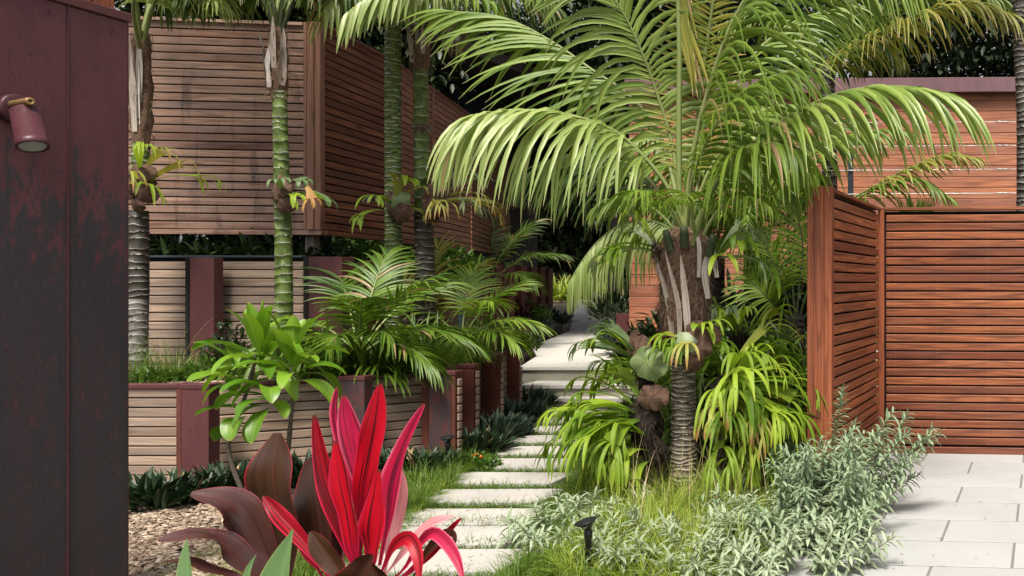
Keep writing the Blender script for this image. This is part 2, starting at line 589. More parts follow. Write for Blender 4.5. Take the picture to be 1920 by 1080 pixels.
def tube(geo, pts, rad, k=8, tint=None):
    P = np.asarray(pts, float)
    n = len(P)
    rad = np.broadcast_to(np.asarray(rad, float), (n,))
    Tn = np.gradient(P, axis=0)
    Tn /= np.linalg.norm(Tn, axis=1, keepdims=True) + 1e-9
    ref = np.array([0, 0, 1.]) if abs(Tn[0, 2]) < .9 else np.array([1., 0, 0])
    rows = []
    a = np.linspace(0, 2 * np.pi, k, endpoint=False)
    for i in range(n):
        s = np.cross(Tn[i], ref); s /= np.linalg.norm(s) + 1e-9
        u = np.cross(s, Tn[i])
        rows.append(P[i] + rad[i] * (np.cos(a)[:, None] * s + np.sin(a)[:, None] * u))
    V = np.concatenate(rows)
    F = []
    for i in range(n - 1):
        for j in range(k):
            F.append((i * k + j, i * k + (j + 1) % k, (i + 1) * k + (j + 1) % k, (i + 1) * k + j))
    A = np.zeros((len(V), 3)); A[:, 1] = np.repeat(np.linspace(0, 1, n), k); A[:, 0] = np.tile(np.linspace(0, 1, k), n)
    A[:, 2] = rng.random() if tint is None else tint
    geo.add(V, F, A)
    # end caps: a centre vertex each, as quads
    for i, off in ((0, 0), (n - 1, (n - 1) * k)):
        ring = rows[i]
        cv = np.vstack([ring, ring.mean(0, keepdims=True)])
        if k % 2 == 0:
            geo.add(cv, [(k, j, (j + 1) % k, (j + 2) % k) for j in range(0, k, 2)])


def lathe(geo, prof, k=20, centre=(0, 0, 0), axis=None, tint=.5):
    "prof: list of (r, h); revolved about z (or the given axis) through centre"
    c = np.asarray(centre, float)
    ax = np.array([0, 0, 1.]) if axis is None else np.asarray(axis, float) / np.linalg.norm(axis)
    ref = np.array([1., 0, 0]) if abs(ax[0]) < .9 else np.array([0, 1., 0])
    s = np.cross(ax, ref); s /= np.linalg.norm(s); u = np.cross(ax, s)
    a = np.linspace(0, 2 * np.pi, k, endpoint=False)
    V = np.concatenate([c + h * ax + max(r, 1e-4) * (np.cos(a)[:, None] * s + np.sin(a)[:, None] * u) for r, h in prof])
    n = len(prof)
    F = [(i * k + j, i * k + (j + 1) % k, (i + 1) * k + (j + 1) % k, (i + 1) * k + j) for i in range(n - 1) for j in range(k)]
    A = np.zeros((len(V), 3)); A[:, 2] = tint
    geo.add(V, F, A)


def nrm(v):
    return v / (np.linalg.norm(v, axis=-1, keepdims=True) + 1e-9)


PROF = {
    'lance': lambda t: np.clip(np.sin(np.pi * np.clip(t * .86 + .14, 0, 1)) ** .75, 0.02, 1),
    'palm': lambda t: np.clip(np.minimum(1, .45 + t * 3.2) * (1 - t ** 2.2) ** .8, .03, 1),
    'grass': lambda t: np.clip(1 - t ** 1.6, .04, 1),
    'strap': lambda t: np.clip(np.minimum(1, .7 + t) * (1 - t ** 5), .06, 1),
    'ti': lambda t: np.clip(np.where(t < .18, .14 + t * .6, np.sin(np.pi * np.clip((t - .12) / .9, 0, 1)) ** .7), .03, 1),
    'oval': lambda t: np.clip(np.sin(np.pi * np.clip(t * .94 + .04, 0, 1)) ** .6, .05, 1),
    'wide': lambda t: .25 + .75 * t,
}


def strips(base, d, L, W, droop, n=5, prof='lance', side=None, fold=.15, tint=None, flat=False, wave=0.):
    """N blades at once. base, d: (N,3); L, W, droop: (N,).  Returns V (N, n+1, c, 3), quads of one blade, A"""
    base = np.atleast_2d(np.asarray(base, float)); M = len(base)
    d = nrm(np.broadcast_to(np.asarray(d, float), (M, 3)).copy())
    L = np.broadcast_to(np.asarray(L, float), (M,)); W = np.broadcast_to(np.asarray(W, float), (M,))
    droop = np.broadcast_to(np.asarray(droop, float), (M,))
    if side is None:
        side = np.cross(d, np.array([0, 0, 1.]))
        bad = np.linalg.norm(side, axis=1) < .05
        side[bad] = rng.normal(size=(bad.sum(), 3)) * [1, 1, 0]
    side = nrm(np.broadcast_to(side, (M, 3)).copy())
    if tint is None:
        tint = rng.random(M)
    p = base.copy()
    ts = np.linspace(0, 1, n + 1)
    w = PROF[prof](ts)
    c = 2 if flat else 3
    V = np.zeros((M, n + 1, c, 3))
    A = np.zeros((M, n + 1, c, 3))
    for k in range(n + 1):
        s = nrm(side - (side * d).sum(1, keepdims=True) * d)
        nn = np.cross(s, d)
        hw = (W * w[k] * .5)[:, None]
        if flat:
            V[:, k, 0] = p - s * hw; V[:, k, 1] = p + s * hw
            A[:, k, 1, 0] = 1
        else:
            up = nn * hw * fold * 2
            if wave:
                up = up + nn * hw * wave * np.sin(k * 2.1 + tint * 20)[:, None]
            V[:, k, 0] = p - s * hw + up; V[:, k, 1] = p; V[:, k, 2] = p + s * hw + up
            A[:, k, 1, 0] = .5; A[:, k, 2, 0] = 1
        A[:, k, :, 1] = ts[k]
        A[:, k, :, 2] = tint[:, None]
        p = p + d * (L / n)[:, None]
        d = nrm(d + np.array([0, 0, -1.]) * (droop / n)[:, None])
    F = [(k * c + j, k * c + j + 1, (k + 1) * c + j + 1, (k + 1) * c + j) for k in range(n) for j in range(c - 1)]
    return V, np.array(F), A


def blades(geo, *a, **k):
    V, F, A = strips(*a, **k)
    M = len(V); q = V.shape[1] * V.shape[2]
    FF = (F[None] + (np.arange(M) * q)[:, None, None]).reshape(-1, 4)
    geo.add(V.reshape(-1, 3), FF, A.reshape(-1, 3))


def spline(pts, n):
    P = np.asarray(pts, float)
    if len(P) == 2:
        return P[0] + (P[1] - P[0]) * np.linspace(0, 1, n)[:, None]
    Q = np.vstack([2 * P[0] - P[1], P, 2 * P[-1] - P[-2]])
    m = len(P) - 1
    out = []
    for u in np.linspace(0, m - 1e-6, n):
        i = int(u); f = u - i
        a, b, c, d = Q[i:i + 4]
        out.append(.5 * ((2 * b) + (-a + c) * f + (2 * a - 5 * b + 4 * c - d) * f * f + (-a + 3 * b - 3 * c + d) * f ** 3))
    return np.array(out)


def blade_on(geo, pts, W, prof='ti', n=14, facing=(0, -1, .25), fold=.16, tint=None, roll=0., wave=.0, cols=4):
    "one broad leaf along a 3-D spine, its face turned to the given direction"
    P = spline(pts, n + 1)
    Tn = nrm(np.gradient(P, axis=0))
    fc = np.asarray(facing, float)
    tint = rng.random() if tint is None else tint
    ts = np.linspace(0, 1, n + 1); w = PROF[prof](ts)
    us = np.linspace(-1, 1, cols + 1)
    V = np.zeros((n + 1, cols + 1, 3)); A = np.zeros((n + 1, cols + 1, 3))
    ph = rng.random() * 6
    for k in range(n + 1):
        s = nrm(np.cross(Tn[k], fc))
        nn = np.cross(s, Tn[k])
        ca, sa = math.cos(roll * ts[k]), math.sin(roll * ts[k])
        s, nn = s * ca + nn * sa, nn * ca - s * sa
        for j, u in enumerate(us):
            h = fold * abs(u) * W * w[k] * .5 * 2 + wave * W * .5 * w[k] * abs(u) ** 2 * math.sin(ts[k] * 11 + ph + (2 if u > 0 else 0))
            V[k, j] = P[k] + s * u * W * .5 * w[k] - nn * h * (-1 if nn @ fc < 0 else 1) * -1
            A[k, j] = ((u + 1) / 2, ts[k], tint)
    c = cols + 1
    F = [(k * c + j, k * c + j + 1, (k + 1) * c + j + 1, (k + 1) * c + j) for k in range(n) for j in range(cols)]
    geo.add(V, F, A)


# ------------------------------------------------------------------ the ground
def poly_prism(name, pts, z0, z1, mat, parent=None, kind=None, ztop=None):
    "prism over a polygon; ztop gives a height per corner"
    import bmesh
    bm = bmesh.new()
    zt = [z1] * len(pts) if ztop is None else ztop
    top = [bm.verts.new((p[0], p[1], z)) for p, z in zip(pts, zt)]
    bot = [bm.verts.new((p[0], p[1], z0)) for p in pts]
    bm.faces.new(top)
    n = len(pts)
    for i in range(n):
        bm.faces.new((top[i], bot[i], bot[(i + 1) % n], top[(i + 1) % n]))
    bmesh.ops.recalc_face_normals(bm, faces=bm.faces[:])
    o0 = np.array([pts[0][0], pts[0][1], z0])
    for v in bm.verts:
        v.co -= Vector(o0)
    me = bpy.data.meshes.new(name); bm.to_mesh(me); bm.free()
    return link(name, me, mat, parent, o0, kind=kind)


g = Geo()
nx = 80
xs = np.linspace(-1, 1, nx); xs = np.sign(xs) * np.abs(xs) ** 1.6 * 120
gx, gy = np.meshgrid(xs - 3, xs + 8)
gz = .012 * np.sin(gx * 2.1) * np.cos(gy * 1.7) - .02
V = np.stack([gx, gy, gz], -1).reshape(-1, 3)
F = [(i * nx + j, i * nx + j + 1, (i + 1) * nx + j + 1, (i + 1) * nx + j) for i in range(nx - 1) for j in range(nx - 1)]
g.add(V, F)
g.build('ground', 'ground_soil', kind='structure', origin=(0, 0, 0))

# far bank behind the path, rising into the trees
g = Geo()
bx_, by_ = np.meshgrid(np.linspace(-34, 22, 60), np.linspace(15, 60, 40))
bz = np.clip((by_ - 27) * .06, 0, .4) + np.clip(by_ - 34, 0, 99) * .55 + .25 * np.sin(bx_ * .7) * np.clip((by_ - 32) / 6, 0, 1)
bz = bz + .84 * np.clip((by_ - 19.5) / 7.5, 0, 1) - .45 * np.clip((20.5 - by_) / 3, 0, 1)
V = np.stack([bx_, by_, bz], -1).reshape(-1, 3)
F = [(i * 60 + j, i * 60 + j + 1, (i + 1) * 60 + j + 1, (i + 1) * 60 + j) for i in range(39) for j in range(59)]
g.add(V, F)
g.build('hillside', 'ground_soil', kind='structure', origin=(0, 0, 0))

# ------------------------------------------------------------------ patio of long pavers
th = R(-4.2)
U = np.array([math.cos(th), math.sin(th), 0]); VV = np.array([-math.sin(th), math.cos(th), 0])
corner = gnd(1650, 7.3)
patio = T('patio', '', '', corner, kind='structure')
pl, pw = .84, .425
gq = [corner - U * .05 + VV * .15, corner + U * 9, corner + U * 9 - VV * 8, corner - U * .05 - VV * 8]
poly_prism('grout_bed', [q[:2] for q in gq], -.05, .0175, 'grout', patio)
full = bevbox('paver', pl - .014, pw - .015, .03, .002, 1)
half = None
for r_ in range(16):
    off = .415 if r_ % 2 == 0 else .835
    starts = [(0, off)] + [(off + k * pl, pl) for k in range(8)]
    for s0, ln in starts:
        c = corner + U * (s0 + ln / 2) - VV * (pw * (r_ + .5) - .10)
        me = full if abs(ln - pl) < 1e-6 else bevbox('paver', ln - .014, pw - .015, .03, .002, 1)
        link('paver', me, 'paver', patio, c + [0, 0, .006], th)

# ------------------------------------------------------------------ stepping-stone path
path = T('path', '', '', gnd(900, 5.6), kind='structure')


def rounded_slab(lx, ly, lz, r):
    import bmesh
    bm = bmesh.new()
    vs = []
    for cx, cy, a0 in ((lx / 2 - r, ly / 2 - r, 0), (-lx / 2 + r, ly / 2 - r, 90), (-lx / 2 + r, -ly / 2 + r, 180), (lx / 2 - r, -ly / 2 + r, 270)):
        for k in range(5):
            a = R(a0 + k * 22.5)
            vs.append((cx + r * math.cos(a), cy + r * math.sin(a)))
    n = len(vs)
    top = [bm.verts.new((x, y, lz)) for x, y in vs]
    top2 = [bm.verts.new((x * 1.006, y * 1.01, lz - .005)) for x, y in vs]
    bot = [bm.verts.new((x * 1.006, y * 1.01, 0)) for x, y in vs]
    bm.faces.new(top)
    for i in range(n):
        j = (i + 1) % n
        bm.faces.new((top[i], top2[i], top2[j], top[j]))
        bm.faces.new((top2[i], bot[i], bot[j], top2[j]))
    bmesh.ops.recalc_face_normals(bm, faces=bm.faces[:])
    me = bpy.data.meshes.new('stepping_stone'); bm.to_mesh(me); bm.free()
    return me


stone = rounded_slab(.87, .35, .06, .045)
STONES = []
for Y, left in ((3.55, -3.02), (4.05, -3.16), (4.57, -3.32), (4.9 + .1, -3.48), (5.39, -3.63), (5.9, -3.81), (6.42, -4.0), (6.93, -4.15),
                (7.45, -4.29), (7.98, -4.47), (8.5, -4.66), (9.06, -4.88), (9.6, -5.05)):
    c = np.array([left + .45, Y - .18, -.012])
    link('stepping_stone', stone, 'stone', path, c, R(random.uniform(-1.2, 1.2)))
    STONES.append(c)


def path_x(Y):
    "left edge of the stone path at distance Y"
    return np.interp(Y, [3.5, 4.57, 5.39, 5.9, 6.42, 6.93, 7.45, 7.98, 8.5, 9.06, 9.6, 10.6],
                     [-3.0, -3.32, -3.63, -3.81, -4.0, -4.15, -4.29, -4.47, -4.66, -4.88, -5.05, -5.3])


# steps and landing
steps = T('steps', '', '', (-5.2, 10.8, 0), kind='structure')
poly_prism('riser', [(-5.98, 10.83), (-4.1, 10.83), (-4.1, 11.3), (-5.98, 11.3)], -.05, .135, 'riser', steps)
poly_prism('tread', [(-5.99, 10.80), (-4.1, 10.80), (-4.1, 11.3), (-5.99, 11.3)], .135, .175, 'concrete', steps)
poly_prism('riser', [(-6.2, 11.29), (-4.1, 11.29), (-4.1, 12.0), (-6.2, 12.0)], .13, .325, 'riser', steps)
landing = [(-6.22, 11.26), (-4.1, 11.26), (-4.9, 13.0), (-6.2, 16.0), (-8.3, 19.5), (-9.62, 19.5), (-8.51, 16.3), (-8.0, 14.9), (-6.9, 13.0)]
poly_prism('landing', landing, .325, .362, 'concrete', steps)
poly_prism('step_base', [(-5.97, 10.62), (-4.1, 10.62), (-4.1, 10.83), (-5.97, 10.83)], -.05, .03, 'concrete', steps)
ramp_ = T('upper_path', '', '', (-9, 20, .6), kind='structure')
for k in range(6):
    f0, f1 = k / 6, (k + .985) / 6
    def ed(f): return (-9.60 - 3.45 * f, 19.51 + 7.5 * f), (-8.3 - 3.2 * f, 19.51 + 7.5 * f)
    (a0, b0), (a1, b1) = ed(f0), ed(f1)
    z0 = .362 + .58 * f0; z1 = .362 + .58 * f1
    poly_prism('path_slab', [a0, b0, b1, a1], z0 - .25, 0, 'far_slab', ramp_, ztop=[z0, z0, z1, z1])

# ------------------------------------------------------------------ boards helper
_bm = {}


def board_mesh(L, h, t, bv=.005):
    key = (round(L, 2), round(h, 4), t)
    if key not in _bm:
        _bm[key] = bevbox('board', L, t, h, .008, 3)
    return _bm[key]


def boards(parent, p0, p1, z0, z1, pitch, mat, gap=.012, t=.02, name='board', tilt=0.):
    "horizontal boards from p0 to p1 (plan points, front face line), stacked from z0 to z1"
    p0 = np.array([p0[0], p0[1], 0.]); p1 = np.array([p1[0], p1[1], 0.])
    L = np.linalg.norm(p1 - p0); rz = math.atan2(p1[1] - p0[1], p1[0] - p0[0])
    me = board_mesh(L, pitch - gap, t)
    n = int(round((z1 - z0) / pitch))
    mid = (p0 + p1) / 2
    for i in range(n):
        o = link(name, me, mat, parent, mid + [0, 0, z0 + (i + .5) * pitch], 0)
        o.rotation_euler = (tilt + R(random.uniform(-.6, .6)), 0, rz)
        o.location.z += random.uniform(-.0008, .0008)
    return L, rz, mid


def box_between(parent, name, p0, p1, z0, z1, t, mat, off=0., bv=.003, label=None):
    "a bar or panel over the line p0-p1, shifted by off along its back normal"
    p0 = np.array([p0[0], p0[1], 0.]); p1 = np.array([p1[0], p1[1], 0.])
    L = np.linalg.norm(p1 - p0); rz = math.atan2(p1[1] - p0[1], p1[0] - p0[0])
    nb = np.array([-math.sin(rz), math.cos(rz), 0])
    me = bevbox(name, L, t, z1 - z0, bv, 1)
    return link(name, me, mat, parent, (p0 + p1) / 2 + nb * off + [0, 0, (z0 + z1) / 2], rz, label=label)


def screws(parent, p0, p1, z0, z1, pitch, fr, t=.011):
    p0 = np.array([p0[0], p0[1], 0.]); p1 = np.array([p1[0], p1[1], 0.])
    d = nrm(p1 - p0); nb = np.array([-d[1], d[0], 0])
    g = Geo()
    for f in fr:
        for i in range(int(round((z1 - z0) / pitch))):
            for dz in (.22, .78):
                c = p0 + (p1 - p0) * f - nb * t + [0, 0, z0 + (i + dz) * pitch] + d * random.uniform(-.002, .002)
                lathe(g, [(.0001, -.0012), (.0028, -.0012), (.0028, .001)], 6, c, nb)
    g.build('screw', 'screw_metal', parent, kind='stuff')


# ------------------------------------------------------------------ right timber fence
HF = 2.15
fence = T('timber_fence', 'freshly oiled red-brown slatted timber fence wrapping round the pale paved patio', 'fence', corner)
pit = .0743
fr_ = corner + U * 7
c0 = corner + U * .055
boards(fence, c0, fr_, .09, HF - .03, pit, 'cedar_red', gap=.013, tilt=R(1.5))
box_between(fence, 'backing', corner, fr_, .03, HF - .03, .03, 'dark_gap', .045)
box_between(fence, 'base_rail', c0 + U * -.02, fr_, .018, .078, .03, 'cedar_red', -.005)
box_between(fence, 'top_rail', corner - U * .02, fr_, HF - .022, HF + .004, .09, 'cedar_red', .02)
box_between(fence, 'corner_trim', corner - U * .012, corner + U * .040, .02, HF - .024, .05, 'cedar_post', -.004)
sf = np.array([-1.036, 5.85, 0.])
sb = corner - U * .012 - VV * .03
d_ = nrm(sb - sf)
# board faces are seen from the patio; the line runs from the front post to the corner
boards(fence, sf, sb, .09, HF - .03, pit, 'cedar_red', gap=.013, tilt=R(1.5))
box_between(fence, 'backing', sf, sb + VV * .07, .03, HF - .03, .03, 'dark_gap', .045)
box_between(fence, 'top_rail', sf, sb, HF - .022, HF + .002, .09, 'cedar_red', .02)
box_between(fence, 'base_rail', sf, sb, .018, .078, .03, 'cedar_red', -.005)
pw_ = .165
pc = sf - d_ * .06 + np.array([-pw_ / 2 + .01, 0, 0])
for k, (ox, wx, oy) in enumerate(((-.058, .045, 0), (.0, .068, -.004), (.062, .052, .001))):
    o = link('end_post', bevbox('end_post', wx, .10, HF + .012, .004, 2), 'cedar_post', fence, pc + [ox, oy, (HF + .012) / 2])
screws(fence, c0, fr_, .09, HF - .03, pit, [.012, .065, .128, .19, .25])

# ------------------------------------------------------------------ building behind the fence and its wire balustrade
bld = T('timber_building', 'flat-roofed building clad in wide orange-brown boards under a purple metal cap', 'building', (2, 11, 0))
b0, b1 = gnd(1180, 11.2), np.array([6.0, 10.9, 0])
boards(bld, b0, b1, .02, 3.98, .144, 'building_board', gap=.005, t=.025)
box_between(bld, 'wall', b0, b1, -.05, 4.0, .2, 'dark_gap', .13)
box_between(bld, 'metal_cap', b0, b1, 3.99, 4.18, .40, 'purple_cap', .05)
box_between(bld, 'roof', b0 + [0, 2.2, 0], b1 + [0, 2.2, 0], 4.0, 4.06, 4.0, 'dark_gap', 0)
bal = T('wire_balustrade', 'dark blue steel balustrade with thin horizontal tension wires in front of the orange boards', 'balustrade', gnd(1600, 9.2))
for x, ty in ((1595, 268), (1911, 211), (1296, 300)):
    c = at(x, ty, 9.2)
    link('post', bevbox('post', .055, .05, c[2], .003, 1), 'blue_steel', bal, (c[0], c[1], c[2] / 2))
for zz in (3.26, 3.0, 2.74, 2.48, 2.22):
    gw = Geo()
    P = spline([gnd(1296, 9.16, zz - .03), gnd(1595, 9.16, zz - .012), gnd(1905, 9.16, zz)], 14)
    tube(gw, P, .005, 6)
    wr = gw.build('wire', 'steel_wire', bal)
    for xx in (1880, 1318):
        gt = Geo()
        c = gnd(xx, 9.155, zz - (.001 if xx > 1500 else .03))
        tube(gt, [c - [.07, 0, 0], c - [.03, 0, 0], c, c + [.03, 0, 0], c + [.07, 0, 0]], [.005, .011, .006, .011, .005], 6)
        gt.build('turnbuckle', 'steel_wire', wr)
gch = Geo()
for k in range(34):
    a = at(1349 - (k / 34) ** 2 * 10, 235 + k * 3.5, 9.0)
    lathe(gch, [(.001, -.010), (.008, -.004), (.008, .004), (.001, .010)], 6, a)
tagm(gch.build('chain', 'chain_metal'), 'thin dark bead chain hanging in front of the orange boards behind the big palm', 'chain')

# ------------------------------------------------------------------ steel-clad wall at the left edge
e1 = gnd(240, 4.0)
dm = nrm(np.array([.067, 1, 0.]))
wall = T('steel_wall', 'tall oxide-red steel-clad wall with dark worn patches at the left edge', 'wall', e1 - dm * .8)


def wp(s):  # s metres back along the wall from its far end
    return e1 - dm * s


for s0, s1 in ((.0, .249), (.251, .50), (.502, .90), (.902, 1.4)):
    a, b = wp(s1), wp(s0)
    box_between(wall, 'steel_panel', a, b, -.02, 2.742, .012, 'oxide_steel', .006)
for s in (.25,):
    box_between(wall, 'seam', wp(s + .0035), wp(s - .0035), 0, 2.742, .006, 'lamp_paint', -.002, bv=.001)
box_between(wall, 'core', wp(1.4), wp(.006), 0, 2.74, .24, 'dark_gap', .135)
box_between(wall, 'end_plate', wp(.0), wp(-.004), 0, 2.742, .26, 'maroon_post', .13)
box_between(wall, 'cap', wp(1.4), wp(-.008), 2.744, 2.785, .30, 'maroon_post', .135)
for k in range(6):
    box_between(wall, 'batten', wp(.13 + k * .098), wp(.045 + k * .098), 2.79, 3.4, .03, 'cedar_post', .03)
# spotlight on the wall
lp = np.array([wp(.452)[0], wp(.452)[1], 0]) + [0, 0, CH - (205 - PY) / FO * 3.55]
lamp = T('wall_spotlight', 'dull red cylindrical spotlight on a brass knuckle, fixed to the steel wall', 'lamp', lp)
nx_ = np.array([dm[1], -dm[0], 0])   # out of the wall
g = Geo()
lathe(g, [(.001, .032), (.058, .032), (.063, .028), (.063, .001), (.001, .001)], 32, lp, nx_)
bp = g.build('back_plate', 'lamp_paint', lamp)
for a in (150, 330):
    g = Geo()
    c = lp + nx_ * .0325 + .045 * (math.cos(R(a)) * dm + np.array([0, 0, math.sin(R(a))]))
    lathe(g, [(.001, .002), (.006, .002), (.006, 0)], 10, c, nx_)
    g.build('screw', 'black_plastic', bp)
g = Geo()
k0 = at(17, 197, 3.53)
k1 = at(57, 190, 3.47)
lathe(g, [(.016, 0), (.016, np.linalg.norm(k1 - k0)), (.013, np.linalg.norm(k1 - k0) + .003), (.006, np.linalg.norm(k1 - k0) + .003), (.006, np.linalg.norm(k1 - k0) - .01), (.0001, np.linalg.norm(k1 - k0) - .01)], 20, k0, k1 - k0)
g.build('knuckle', 'brass', lamp)
h0, h1 = at(48, 207, 3.50), at(62, 276, 3.46)
ha = h1 - h0; hl = np.linalg.norm(ha)
g = Geo()
lathe(g, [(.0001, 0), (.043, 0), (.047, .004), (.048, hl - .030), (.0495, hl - .029), (.0495, hl - .002), (.046, hl), (.042, hl), (.040, hl - .008), (.0001, hl - .008)], 32, h0, ha)
hd = g.build('lamp_head', 'lamp_paint', lamp)
g = Geo()
lathe(g, [(.0001, hl - .006), (.040, hl - .006)], 28, h0, ha)
g.build('lens', 'lamp_glass', hd)

# ------------------------------------------------------------------ upper timber screens
PZ0, PZ1 = 1.965, 3.98
sp_ = .0772
s1a, s1b = gnd(150, 7.95), gnd(571, 8.2)
scr = T('slatted_screen', 'raised slatted timber screen of weathered grey-pink boards, left of the corner post', 'screen', s1a + [0, 0, 0])
nb_ = int((PZ1 - PZ0) / sp_)
boards(scr, s1a, s1b, PZ0 + .05, PZ0 + .05 + nb_ * sp_, sp_, 'screen_wood', tilt=R(3))
box_between(scr, 'backing', s1a, s1b, PZ0 + .03, PZ1, .03, 'dark_gap', .05)
box_between(scr, 'base_rail', s1a, gnd(606, 8.2), PZ0, PZ0 + .047, .06, 'screen_wood', 0)
box_between(scr, 'top_rail', s1a, s1b, PZ1 + .03, PZ1 + .06, .09, 'screen_wood', .01)
screws(scr, s1a, s1b, PZ0 + .05, PZ0 + .05 + nb_ * sp_, sp_, [.53, .77, .985], t=.0125)
for xa, xb, yy in ((573, 579, 8.19), (579.6, 592, 8.17), (592.6, 605, 8.185)):
    box_between(scr, 'corner_post', gnd(xa, yy), gnd(xb, yy), PZ0 + .05, PZ1 + .06, .06, 'screen_post', .0)
link('support_post', bevbox('support_post', .085, .085, 2.0, .004, 1), 'grey_post', scr, gnd(586, 8.25, .965))
link('support_post', bevbox('support_post', .075, .075, 2.0, .004, 1), 'blue_steel', scr, gnd(611, 8.5, .965), label='blue-grey steel support post')

s2a, s2b = gnd(606.5, 8.22), gnd(723, 9.4)
scr2 = T('slatted_screen', 'raised screen of red-brown slats receding from the corner post to the ringed palm', 'screen', s2a + [0, 0, 0])
boards(scr2, s2a, s2b, PZ0 + .05, PZ0 + .05 + nb_ * sp_, sp_, 'screen_wood_shaded', tilt=R(8), gap=.014)
box_between(scr2, 'backing', s2a, s2b, PZ0 + .03, PZ1, .03, 'dark_gap', .06)
box_between(scr2, 'base_rail', s2a, s2b, PZ0, PZ0 + .047, .06, 'screen_wood_shaded', 0)
box_between(scr2, 'top_rail', s2a, s2b, PZ1 + .03, PZ1 + .06, .09, 'screen_wood_shaded', .01)
link('support_post', bevbox('support_post', .075, .075, 2.0, .004, 1), 'blue_steel', scr2, gnd(724, 9.6, .965))

s3m, s3b = gnd(812, 11.0), gnd(882, 12.7)
s3a = gnd(726, 9.42)
scr3 = T('slatted_screen', 'farther slatted timber screen with a thin upright batten, behind the two ringed palms', 'screen', s3a + [0, 0, 0])
boards(scr3, s3a, s3m, PZ0 + .05, PZ0 + .05 + nb_ * sp_, sp_, 'screen_wood_lit', tilt=R(5), gap=.014)
boards(scr3, s3m, s3b, PZ0 + .05, PZ0 + .05 + nb_ * sp_, sp_, 'screen_wood_lit', tilt=R(5), gap=.014)
for a, b in ((s3a, s3m), (s3m, s3b)):
    box_between(scr3, 'backing', a, b, PZ0 + .03, PZ1, .03, 'dark_gap', .06)
    box_between(scr3, 'base_rail', a, b, PZ0, PZ0 + .047, .06, 'screen_wood_shaded', 0)
    box_between(scr3, 'top_rail', a, b, PZ1 + .03, PZ1 + .06, .09, 'screen_wood_shaded', .01)
box_between(scr3, 'batten', gnd(809, 10.95), gnd(815, 10.95), PZ0 + .05, PZ1 + .06, .04, 'screen_post', -.02)
link('support_post', bevbox('support_post', .075, .075, 2.0, .004, 1), 'blue_steel', scr3, gnd(866, 12.2, .965))

s4a, s4b = gnd(884, 13.0), gnd(955, 17.5)
scr4 = T('slatted_screen', 'farthest dim slatted timber screen, half hidden by fronds above the row of steel posts', 'screen', s4a + [0, 0, 0])
boards(scr4, s4a, s4b, PZ0 + .05, PZ0 + .05 + nb_ * sp_, sp_, 'screen_wood_shaded', tilt=R(5), gap=.014)
box_between(scr4, 'backing', s4a, s4b, PZ0, PZ1, .03, 'dark_gap', .06)

# dark house above the screens
house = T('house', 'dark house with glazing and a deep overhanging roof behind the timber screens', 'house', (-9.5, 12, 0))
h_a, h_b = gnd(420, 11.5), gnd(905, 16.5)
box_between(house, 'wall', h_a, h_b, .5, 6.4, .2, 'house_wall', 0)
hd_ = nrm(h_b - h_a); hn = np.array([-hd_[1], hd_[0], 0])
for k, (a, b) in enumerate(((.35, .50), (.52, .66), (.70, .84), (.86, .98))):
    q0, q1 = h_a + (h_b - h_a) * a, h_a + (h_b - h_a) * b
    wn = box_between(house, 'window', q0, q1, 3.3, 5.2, .04, 'blue_steel', -.12)
    box_between(wn, 'pane', q0 + hd_ * .05, q1 - hd_ * .05, 3.35, 5.15, .012, 'window_glass', -.147)
box_between(house, 'roof', h_a - hd_ * 1.5 - hn * .3, h_b + hd_ * 2.2 - hn * .3, 5.35, 5.55, 2.4, 'house_wall', 0)
hb2 = gnd(1000, 22.0)
box_between(house, 'rear_wall', h_b, hb2, .5, 5.6, .2, 'house_wall', 0)

# ------------------------------------------------------------------ lower retaining wall (boards between steel posts)
WZ = .75
wl = [gnd(200, 6.22), gnd(352, 6.22), gnd(640, 6.66), gnd(800, 7.05), gnd(872, 7.85), gnd(925, 8.75), gnd(968, 9.72)]
low = T('retaining_wall', 'low retaining wall of pale weathered boards between oxide-red steel posts beside the stepping stones', 'retaining wall', wl[2] + [0, 0, 0])
for i in range(len(wl) - 1):
    boards(low, wl[i], wl[i + 1], .0, WZ - .035, .0715, 'wall_board', gap=.008)
    box_between(low, 'backing', wl[i], wl[i + 1], -.05, WZ - .03, .03, 'dark_gap', .045)
    box_between(low, 'cap', wl[i], wl[i + 1], WZ - .035 + .0015 * (i % 2), WZ - .004 + .0015 * (i % 2), .10, 'maroon_post', .022)


def steel_post(parent, x0, x1, Y, zb, zt, mat, side=0, depth=.09, cap=True, capmat='maroon_post'):
    a, b = gnd(x0, Y)[0], gnd(x1, Y)[0]
    c = (a + b) / 2; wd = b - a
    o = link('steel_post', bevbox('steel_post', wd, depth, zt - zb, .004, 2), mat, parent, (c, Y + depth / 2, (zb + zt) / 2))
    if cap:
        link('post_cap', bevbox('post_cap', wd + .012, depth + .012, .034, .003, 1), capmat, o, (c, Y + depth / 2, zt + .012))
    return o


